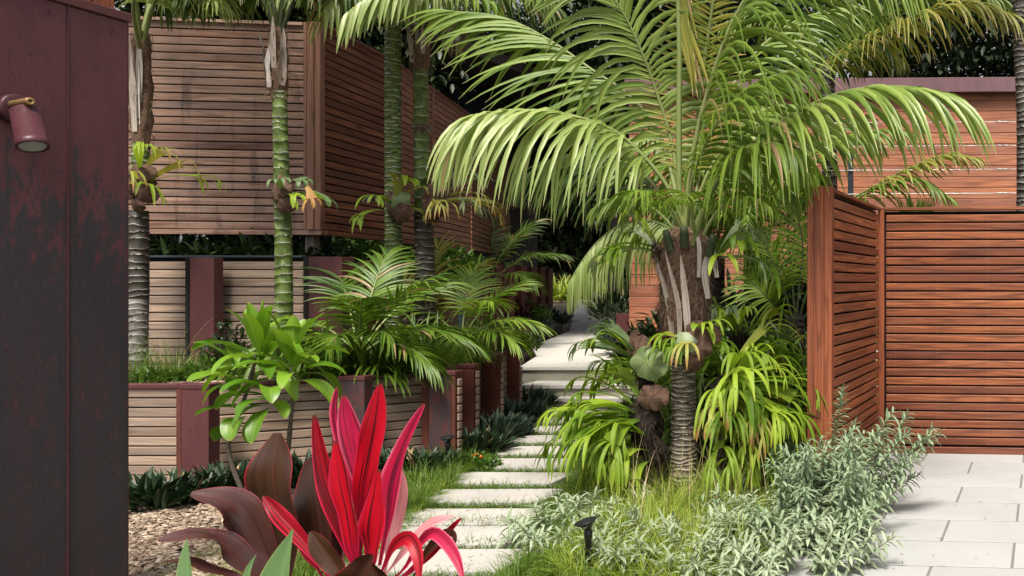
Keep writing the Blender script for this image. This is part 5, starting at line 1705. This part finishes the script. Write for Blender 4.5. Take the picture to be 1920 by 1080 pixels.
def strip_pos(y0, y1, xa, xb, clumpy=.35):
    def f(n):
        out = []
        cen = rng.random((400, 2))
        Y = y0 + (y1 - y0) * rng.random(n)
        q = rng.random(n)
        # gather into small tussocks
        ci = rng.integers(0, 400, n)
        Y = Y * (1 - clumpy) + (y0 + (y1 - y0) * cen[ci, 0]) * clumpy
        X = xa(Y) + (xb(Y) - xa(Y)) * q
        return np.stack([X, Y, np.zeros(n)], -1)
    return f


def stuff(name, label, cat, n, f, *a, **k):
    o = meadow(name, n, f, *a, **k)
    o['label'] = label; o['category'] = cat
    return o


def tussocks(name, label, nt_, per, y0, y1, xa, xb, L, W, mat, r=.05, elr=(35, 86), droop=1.9, z=0.):
    Y = y0 + (y1 - y0) * rng.random(nt_); X = xa(Y) + (xb(Y) - xa(Y)) * rng.random(nt_)
    sc = rng.uniform(.6, 1.2, nt_); lean = rng.normal(size=(nt_, 2)) * .22
    ci = np.repeat(np.arange(nt_), per); n = len(ci)
    a = rng.random(n) * 6.283; rr = r * np.sqrt(rng.random(n))
    B = np.stack([X[ci] + np.cos(a) * rr, Y[ci] + np.sin(a) * rr, np.full(n, z)], -1)
    az = a + rng.normal(size=n) * .8; el = np.radians(rng.uniform(*elr, n))
    D = np.stack([np.cos(el) * np.cos(az) + lean[ci, 0], np.cos(el) * np.sin(az) + lean[ci, 1], np.sin(el)], -1)
    g = Geo()
    tint = np.clip(rng.normal(size=nt_) * .25 + .5, 0, 1)[ci] * .6 + rng.random(n) * .4
    blades(g, B, D, L * sc[ci] * rng.uniform(.5, 1.2, n), W, droop * rng.uniform(.5, 1.4, n), 6, 'grass', flat=True, tint=tint)
    o = g.build(name, mat, kind='stuff')
    o['label'] = label; o['category'] = 'grass'


# between and beside the stones
def gap_pos(n):
    out = []
    per = n // len(STONES)
    for i, c in enumerate(STONES):
        k = per
        X = c[0] - .50 + 1.05 * rng.random(k)
        Y = c[1] + .18 + .155 * rng.random(k)
        out.append(np.stack([X, Y, np.zeros(k)], -1))
    return np.concatenate(out)


stuff('mondo_grass', 'short green grass growing in the gaps between the stepping stones', 'grass', 22000, gap_pos, .115, .0055, 'grass_green', (25, 75), 1.9)
stuff('mondo_grass', 'darker short grass growing low between the stepping stones', 'grass', 8000, gap_pos, .085, .006, 'grass_dark', (10, 55), 1.5)
tussocks('mondo_grass', 'soft green grass edging along the left side of the stepping stones', 230, 85, 3.6, 6.9, lambda Y: path_x(Y) - .40 - .05 * np.sin(Y * 5), lambda Y: path_x(Y) + .01, .20, .0060, 'grass_green', .04, droop=1.9)
tussocks('mondo_grass', 'fine green grass edging along the right side of the stepping stones', 260, 85, 3.6, 10.4, lambda Y: path_x(Y) + .84, lambda Y: path_x(Y) + 1.35, .19, .0058, 'grass_green', .04, droop=1.7)
tussocks('mondo_grass', 'pale fresh tufts mixed into the edging grass beside the stepping stones', 150, 45, 3.6, 8.4, lambda Y: path_x(Y) - .34, lambda Y: path_x(Y) + .03, .15, .005, 'grass_lime', .035, droop=1.9)
stuff('mondo_grass', 'thin low grass at the left of the far stepping stones', 'grass', 5000,
      strip_pos(6.7, 10.4, lambda Y: path_x(Y) - .16, lambda Y: path_x(Y) + .02), .13, .006, 'grass_green', (25, 85), 1.5)
tussocks('ground_grass', 'arching yellow-green grass tussocks filling the bed between the palm and the patio', 150, 95, 4.0, 6.1, lambda Y: path_x(Y) + 1.15, lambda Y: -1.25 + 0 * Y, .33, .0056, 'grass_lime', .06, droop=2.2)
tussocks('ground_grass', 'mid-green grass tussocks under the palm and the ferns', 130, 90, 4.0, 7.4, lambda Y: path_x(Y) + 1.0, lambda Y: -1.25 + 0 * Y, .23, .0058, 'grass_green', .07)
stuff('ground_grass', 'sparse straw-coloured seed stalks over the palm bed', 'grass', 90,
      strip_pos(4.6, 6.0, lambda Y: path_x(Y) + 1.3, lambda Y: -1.3 + 0 * Y), .75, .005, 'grass_straw', (50, 85), 1.2, nseg=8)
stuff('ground_grass', 'thin yellowish grass at the lower left in the mulch', 'grass', 900,
      strip_pos(4.1, 4.9, lambda Y: -4.3 + 0 * Y, lambda Y: -3.45 + 0 * Y), .06, .005, 'grass_lime', (25, 85), 1.2)
stuff('lawn', 'bright shady lawn with small white flowers behind the timber fence end', 'lawn', 14000,
      lambda n: np.stack([-2.4 + 2.2 * rng.random(n), *(lambda y: (y, .12 + (y - 8.3) * .33))(8.3 + 2.8 * rng.random(n))], -1), .22, .02, 'lawn_leaf', (20, 85), 1.2, prof='lance')
stuff('lawn', 'scattered tiny white flowers over the shady lawn', 'flowers', 2200,
      lambda n: np.stack([-2.4 + 2.2 * rng.random(n), *(lambda y: (y, .28 + (y - 8.3) * .33 + .08 * rng.random(n)))(8.3 + 2.8 * rng.random(n))], -1), .03, .022, 'white_petal', (0, 90), .5, nseg=2, prof='oval')
# dark leafy undergrowth under the shaded palms
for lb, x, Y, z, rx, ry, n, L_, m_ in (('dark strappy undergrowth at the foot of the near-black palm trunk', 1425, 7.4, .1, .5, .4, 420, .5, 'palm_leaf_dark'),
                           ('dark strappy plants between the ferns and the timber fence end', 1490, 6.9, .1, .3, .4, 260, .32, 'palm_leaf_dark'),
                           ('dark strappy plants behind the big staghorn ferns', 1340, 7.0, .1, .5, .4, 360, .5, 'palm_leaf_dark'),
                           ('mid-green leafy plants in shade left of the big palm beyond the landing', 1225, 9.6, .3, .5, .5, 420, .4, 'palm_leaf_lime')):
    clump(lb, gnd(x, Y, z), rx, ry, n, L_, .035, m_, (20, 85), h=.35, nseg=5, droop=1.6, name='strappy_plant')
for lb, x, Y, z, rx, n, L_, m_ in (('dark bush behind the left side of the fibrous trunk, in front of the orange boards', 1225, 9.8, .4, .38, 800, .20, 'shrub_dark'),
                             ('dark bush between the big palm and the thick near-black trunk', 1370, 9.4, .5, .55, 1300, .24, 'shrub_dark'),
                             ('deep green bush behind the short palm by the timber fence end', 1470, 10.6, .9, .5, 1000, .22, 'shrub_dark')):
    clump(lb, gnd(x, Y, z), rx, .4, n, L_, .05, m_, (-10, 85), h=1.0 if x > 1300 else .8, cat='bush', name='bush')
for lb, x, Y, n in (('low dark strappy filler plant in front of the large young palm stem', 700, 6.95, 220), ('low dark strappy filler plant left of the yellow-green young palm', 790, 7.9, 240),
                    ('dark strappy filler plant between the ti plant and the large young palm', 625, 7.05, 200), ('green strappy filler plant at the right end of the raised bed by the landing', 925, 10.2, 260)):
    clump(lb, gnd(x, Y, .7), .24, .18, n, .42, .024, 'palm_leaf_young', (15, 85), h=.22, nseg=6, droop=1.7, name='strappy_plant')
for k_, (x, Y, z) in enumerate(((1365, 7.8, .35), (1440, 7.6, .3))):
    clump(('long-leaved dark green plant right behind the fibrous palm base', 'long-leaved dark green plant before the thick near-black trunk')[k_], gnd(x, Y, z), .3, .3, 240, .62, .045, 'palm_leaf_young', (20, 88), h=.6, nseg=6, droop=1.9, name='strappy_plant')
for lb, x, Y, z in (('bromeliad-like lime plant left of the two at the far end of the upper path', 1045, 27.6, .9), ('bromeliad-like lime plant right at the far end of the upper path', 1128, 28.0, .92), ('pale lime strappy plant in the far mulch beside the hedge end', 1068, 28.6, .95),
                    ('small lime plant in the far mulch under the hanging pale frond', 1092, 29.5, 1.0)):
    clump(lb, gnd(x, Y, z), .35, .3, 110, .85, .07, 'grass_lime', (30, 85), h=.1, nseg=5, droop=1.5, name='strappy_plant', group='lime plants in the far mulch')

# ------------------------------------------------------------------ silver-leaved shrubs
def silver(label, c, n_st, H, lean, mat='silver_leaf', ll=.095, lw=.0205, spread=.3):
    o = T('silver_shrub', label, 'shrub', c)
    gs = Geo(); B, D, LL = [], [], []
    for k in range(n_st):
        a = random.random() * 6.283
        b = np.asarray(c) + [math.cos(a) * spread * math.sqrt(random.random()), math.sin(a) * spread * math.sqrt(random.random()), 0]
        d = nrm(np.array([math.cos(a) * .45 + lean[0] + random.gauss(0, .25), math.sin(a) * .45 + lean[1] + random.gauss(0, .25), 1]))
        L = H * random.uniform(.55, 1.1); pts = [b]
        n = 12
        for i in range(n):
            pts.append(pts[-1] + d * L / n)
            d = nrm(d + np.array([lean[0] * .05, lean[1] * .05, -.05]) + rng.normal(size=3) * .05)
        P = np.array(pts)
        tube(gs, P[::2], np.linspace(.004, .0018, len(P[::2])), 4)
        m = int(L / .0105)
        for j in range(m):
            t = .22 + .78 * j / m
            p = np.array([np.interp(t * n, range(n + 1), P[:, i]) for i in range(3)])
            tt = nrm(P[min(n, int(t * n) + 1)] - P[int(t * n)])
            ph = j * 2.4
            s = nrm(np.cross(tt, [.3, .2, 1])); u = np.cross(s, tt)
            up = .35 + .9 * max(0, t - .75) / .25
            B.append(p); D.append(nrm(s * math.cos(ph) + u * math.sin(ph) + tt * up + rng.normal(size=3) * .12)); LL.append(ll * random.uniform(.65, 1.15) * (1 - .45 * max(0, t - .85) / .15))
    gs.build('stem', 'wood_stem', o, kind='stuff')
    g = Geo(); LL = np.array(LL)
    blades(g, np.array(B), np.array(D), LL, lw * LL / ll, .9, 4, 'lance', fold=.25)
    g.build('foliage', mat, o, kind='stuff')
    return o


silver('tallest silver-green shrub leaning over the pavers against the slatted fence end', gnd(1560, 5.35), 38, .78, (.05, -.05), 'silver_leaf_dark', spread=.24)
silver('silver-green shrub overhanging the patio edge in the middle', gnd(1545, 4.85), 28, .46, (.16, -.05), 'silver_leaf_dark', spread=.22)
silver('pale silver shrub at the bottom right of the bed before the pavers', gnd(1485, 4.4), 32, .27, (.05, -.1), 'silver_leaf', spread=.36)
silver('pale silver shrub in the bottom middle right of the black path light', gnd(1265, 4.42), 34, .27, (.05, -.05), 'silver_leaf', spread=.30)
silver('pale silver shrub just left of the black path light beside the stones', gnd(1045, 4.72), 28, .28, (-.05, 0), 'silver_leaf', spread=.18)
silver('silver shrub in front of the ringed trunk foot, right side', gnd(1420, 5.2), 22, .28, (0, 0), 'silver_leaf_dark', spread=.30)
silver('silver shrub at the left foot of the big palm in the long grass', gnd(1130, 5.15), 20, .24, (0, 0), 'silver_leaf', spread=.26)
silver('silver shrub filling the corner between grass and pavers', gnd(1470, 4.8), 34, .32, (.05, -.05), 'silver_leaf', spread=.34)
silver('silver shrub at the very bottom edge of the picture', gnd(1370, 4.3), 26, .26, (0, 0), 'silver_leaf', spread=.30)
silver('low silver sprigs straggling through the grass left of the palm foot', gnd(1200, 4.75), 9, .24, (0, 0), 'silver_leaf', spread=.28)

# ------------------------------------------------------------------ path lights
def path_light(label, x, Y, top, tilt=0.):
    b = gnd(x, Y); h = at(x, top, Y)[2]
    o = T('path_light', label, 'lamp', b, group='black path lights')
    g = Geo(); lathe(g, [(.0001, -.05), (.016, -.05), (.016, h - .09), (.019, h - .085), (.019, h - .055), (.014, h - .05)], 16, b); g.build('stake', 'black_plastic', o)
    ax = nrm(np.array([tilt, -.15, 1]))
    g = Geo(); c = b + [0, 0, h - .055]
    lathe(g, [(.013, 0), (.020, .012), (.030, .030), (.050, .047), (.052, .051), (.046, .052), (.026, .030), (.0001, .028)], 24, c, ax)
    hd = g.build('lamp_head', 'black_plastic', o)
    g = Geo(); f = c + ax * .030 + np.array([.004, -.0290, 0])
    lathe(g, [(.0001, .003), (.010, .003), (.011, 0)], 14, f, (0, -1, .2)); g.build('lens', 'lamp_glass', hd)


path_light('small black path light beside the rhoeo at the post with the blue-grey patch', 840, 6.55, 818)
path_light('small black path light among silver leaves near the bottom of the picture', 1103, 4.12, 974, -.2)

# ------------------------------------------------------------------ mulch chips
def chips(label, n, fx, smin, smax, z=0.):
    X, Y = fx(n)
    n = len(X)
    l = rng.uniform(smin, smax, n); wd = l * rng.uniform(.25, .6, n); th_ = l * .16
    a = rng.random(n) * 6.283; tl = rng.normal(size=n) * .25; tl2 = rng.normal(size=n) * .25
    ex = np.stack([np.cos(a), np.sin(a), np.sin(tl)], -1); ey = np.stack([-np.sin(a), np.cos(a), np.sin(tl2)], -1); ez = nrm(np.cross(ex, ey))
    C = np.stack([X, Y, z + .004 + .018 * rng.random(n) + np.clip((Y - 27) * .06, 0, .4)], -1)
    cs = np.array([(-1, -1, -1), (1, -1, -1), (1, 1, -1), (-1, 1, -1), (-.8, -1, 1), (1, -.8, 1), (.8, 1, 1), (-1, .8, 1)], float) / 2
    V = C[:, None] + cs[None, :, 0, None] * (ex * l[:, None])[:, None] + cs[None, :, 1, None] * (ey * wd[:, None])[:, None] + cs[None, :, 2, None] * (ez * th_[:, None])[:, None]
    F = (np.array(BOXF[1:])[None] + (np.arange(n) * 8)[:, None, None]).reshape(-1, 4)
    A = np.zeros((n, 8, 3)); A[:, :, 2] = rng.random(n)[:, None]
    g = Geo(); g.add(V.reshape(-1, 3), F, A.reshape(-1, 3))
    o = g.build('mulch', 'mulch_chip', kind='stuff', smooth=False)
    o['label'] = label; o['category'] = 'mulch'


chips('bark mulch chips covering the bed between the low wall and the grass edging', 26000,
      lambda n: (lambda Y, q: (path_x(Y) - .25 - q * 2.3, Y))(3.7 + 2.9 * rng.random(n), rng.random(n)), .010, .042)
chips('pale mulch chips on the soil of the raised bed', 6000,
      lambda n: (lambda X, q: (X, np.interp(X, [-7.5, -5.83, -5, -4.8], [6.32, 6.32, 6.8, 7.0]) + q * .7))(-7.2 + 2.35 * rng.random(n), rng.random(n)), .014, .04, .70)
chips('far pale mulch beyond the end of the upper path', 5000, lambda n: (-16.5 + 8.5 * rng.random(n), 27.05 + 6 * rng.random(n)), .05, .16, .86)

def litter(label, pos, n):
    P = pos(n)
    a = rng.random(n) * 6.283
    D = np.stack([np.cos(a), np.sin(a), rng.normal(size=n) * .06], -1)
    g = Geo(); blades(g, P, D, rng.uniform(.012, .05, n), .005, .1, 3, 'lance', fold=.2)
    o = g.build('leaf_litter', 'dead_frond', kind='stuff'); o['label'] = label; o['category'] = 'leaf litter'


litter('tiny dry leaf bits scattered on the pale patio pavers', lambda n: np.stack([rng.uniform(-.8, 1.2, n) ** 1, rng.uniform(4, 7.2, n), np.full(n, .024)], -1), 70)
litter('dry leaf bits lying on the stepping stones', lambda n: (lambda i: np.stack([np.array([STONES[k][0] for k in i]) + rng.uniform(-.43, .43, n), np.array([STONES[k][1] for k in i]) + rng.uniform(-.16, .16, n), np.full(n, .052)], -1))(rng.integers(0, len(STONES), n)), 160)
litter('thin dry fallen leaflets on the bright landing', lambda n: np.stack([rng.uniform(-6.2, -5.0, n), rng.uniform(11.4, 13.6, n), np.full(n, .366)], -1), 45)

# ------------------------------------------------------------------ trees and dark backdrop
def tree(label, base, H, cr, n, mat, lsz=.16, rz=.8):
    o = T('tree', label, 'tree', base)
    base = np.asarray(base, float); c = base + [0, 0, H]
    g = Geo()
    tube(g, [base - [0, 0, .2], base + [.1, 0, H * .4], base + [0, .1, H * .8]], [.16, .12, .06], 8)
    for k in range(6):
        a = k * 1.05 + random.random(); p0 = base + [0, 0, H * random.uniform(.35, .7)]
        p1 = p0 + [math.cos(a) * cr * .6, math.sin(a) * cr * .6, cr * .5]
        tube(g, [p0, (p0 + p1) / 2 + [0, 0, .1], p1], [.06, .04, .02], 5)
    g.build('trunk', 'trunk_dark', o)
    g = Geo()
    nc = 46
    a = rng.normal(size=(nc, 3)); a = nrm(a) * (rng.random((nc, 1)) ** .45) * [cr, cr, cr * rz] + c
    ci = rng.integers(0, nc, n)
    B = a[ci] + rng.normal(size=(n, 3)) * cr * .17
    D = nrm(rng.normal(size=(n, 3)) + nrm(B - c) * .7)
    blades(g, B, D, lsz * rng.uniform(.6, 1.3, n), lsz * .42, .8, 2, 'lance', fold=.2)
    g.build('crown', mat, o, kind='stuff')


random.seed(8)
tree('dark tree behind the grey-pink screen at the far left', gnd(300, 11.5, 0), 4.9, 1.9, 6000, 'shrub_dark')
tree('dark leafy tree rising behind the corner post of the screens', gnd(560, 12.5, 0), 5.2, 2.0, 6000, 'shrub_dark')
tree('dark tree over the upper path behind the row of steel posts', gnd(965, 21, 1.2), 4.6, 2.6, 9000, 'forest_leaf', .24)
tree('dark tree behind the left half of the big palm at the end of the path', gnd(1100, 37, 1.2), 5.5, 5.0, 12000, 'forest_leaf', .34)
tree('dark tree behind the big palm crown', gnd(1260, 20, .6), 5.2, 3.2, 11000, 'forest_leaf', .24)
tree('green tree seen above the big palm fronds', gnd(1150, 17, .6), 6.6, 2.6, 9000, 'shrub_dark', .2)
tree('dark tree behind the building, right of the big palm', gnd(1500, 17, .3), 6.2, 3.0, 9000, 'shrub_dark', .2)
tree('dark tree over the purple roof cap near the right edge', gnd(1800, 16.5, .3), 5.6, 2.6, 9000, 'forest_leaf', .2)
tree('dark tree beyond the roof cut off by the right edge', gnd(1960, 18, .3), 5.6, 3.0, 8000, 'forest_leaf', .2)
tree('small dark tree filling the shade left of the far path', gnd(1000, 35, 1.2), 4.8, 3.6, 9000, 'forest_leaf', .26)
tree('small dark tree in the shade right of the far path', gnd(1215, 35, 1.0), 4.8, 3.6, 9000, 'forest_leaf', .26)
n_ = 40000
bx = rng.uniform(-30, 14, n_); by = rng.uniform(33.5, 46, n_)
bzz = np.clip((by - 34), 0, 99) * .55 + 1.4 + rng.random(n_) * 2.6
g = Geo(); blades(g, np.stack([bx, by, bzz], -1), nrm(rng.normal(size=(n_, 3)) + [0, -.4, .2]), .55, .24, .8, 2, 'lance', fold=.2)
o = g.build('woodland', 'forest_leaf', kind='stuff'); o['label'] = 'dark woodland mass on the bank beyond the garden'; o['category'] = 'woodland'

for o in bpy.data.objects:
    if '_org' in o:
        del o['_org']
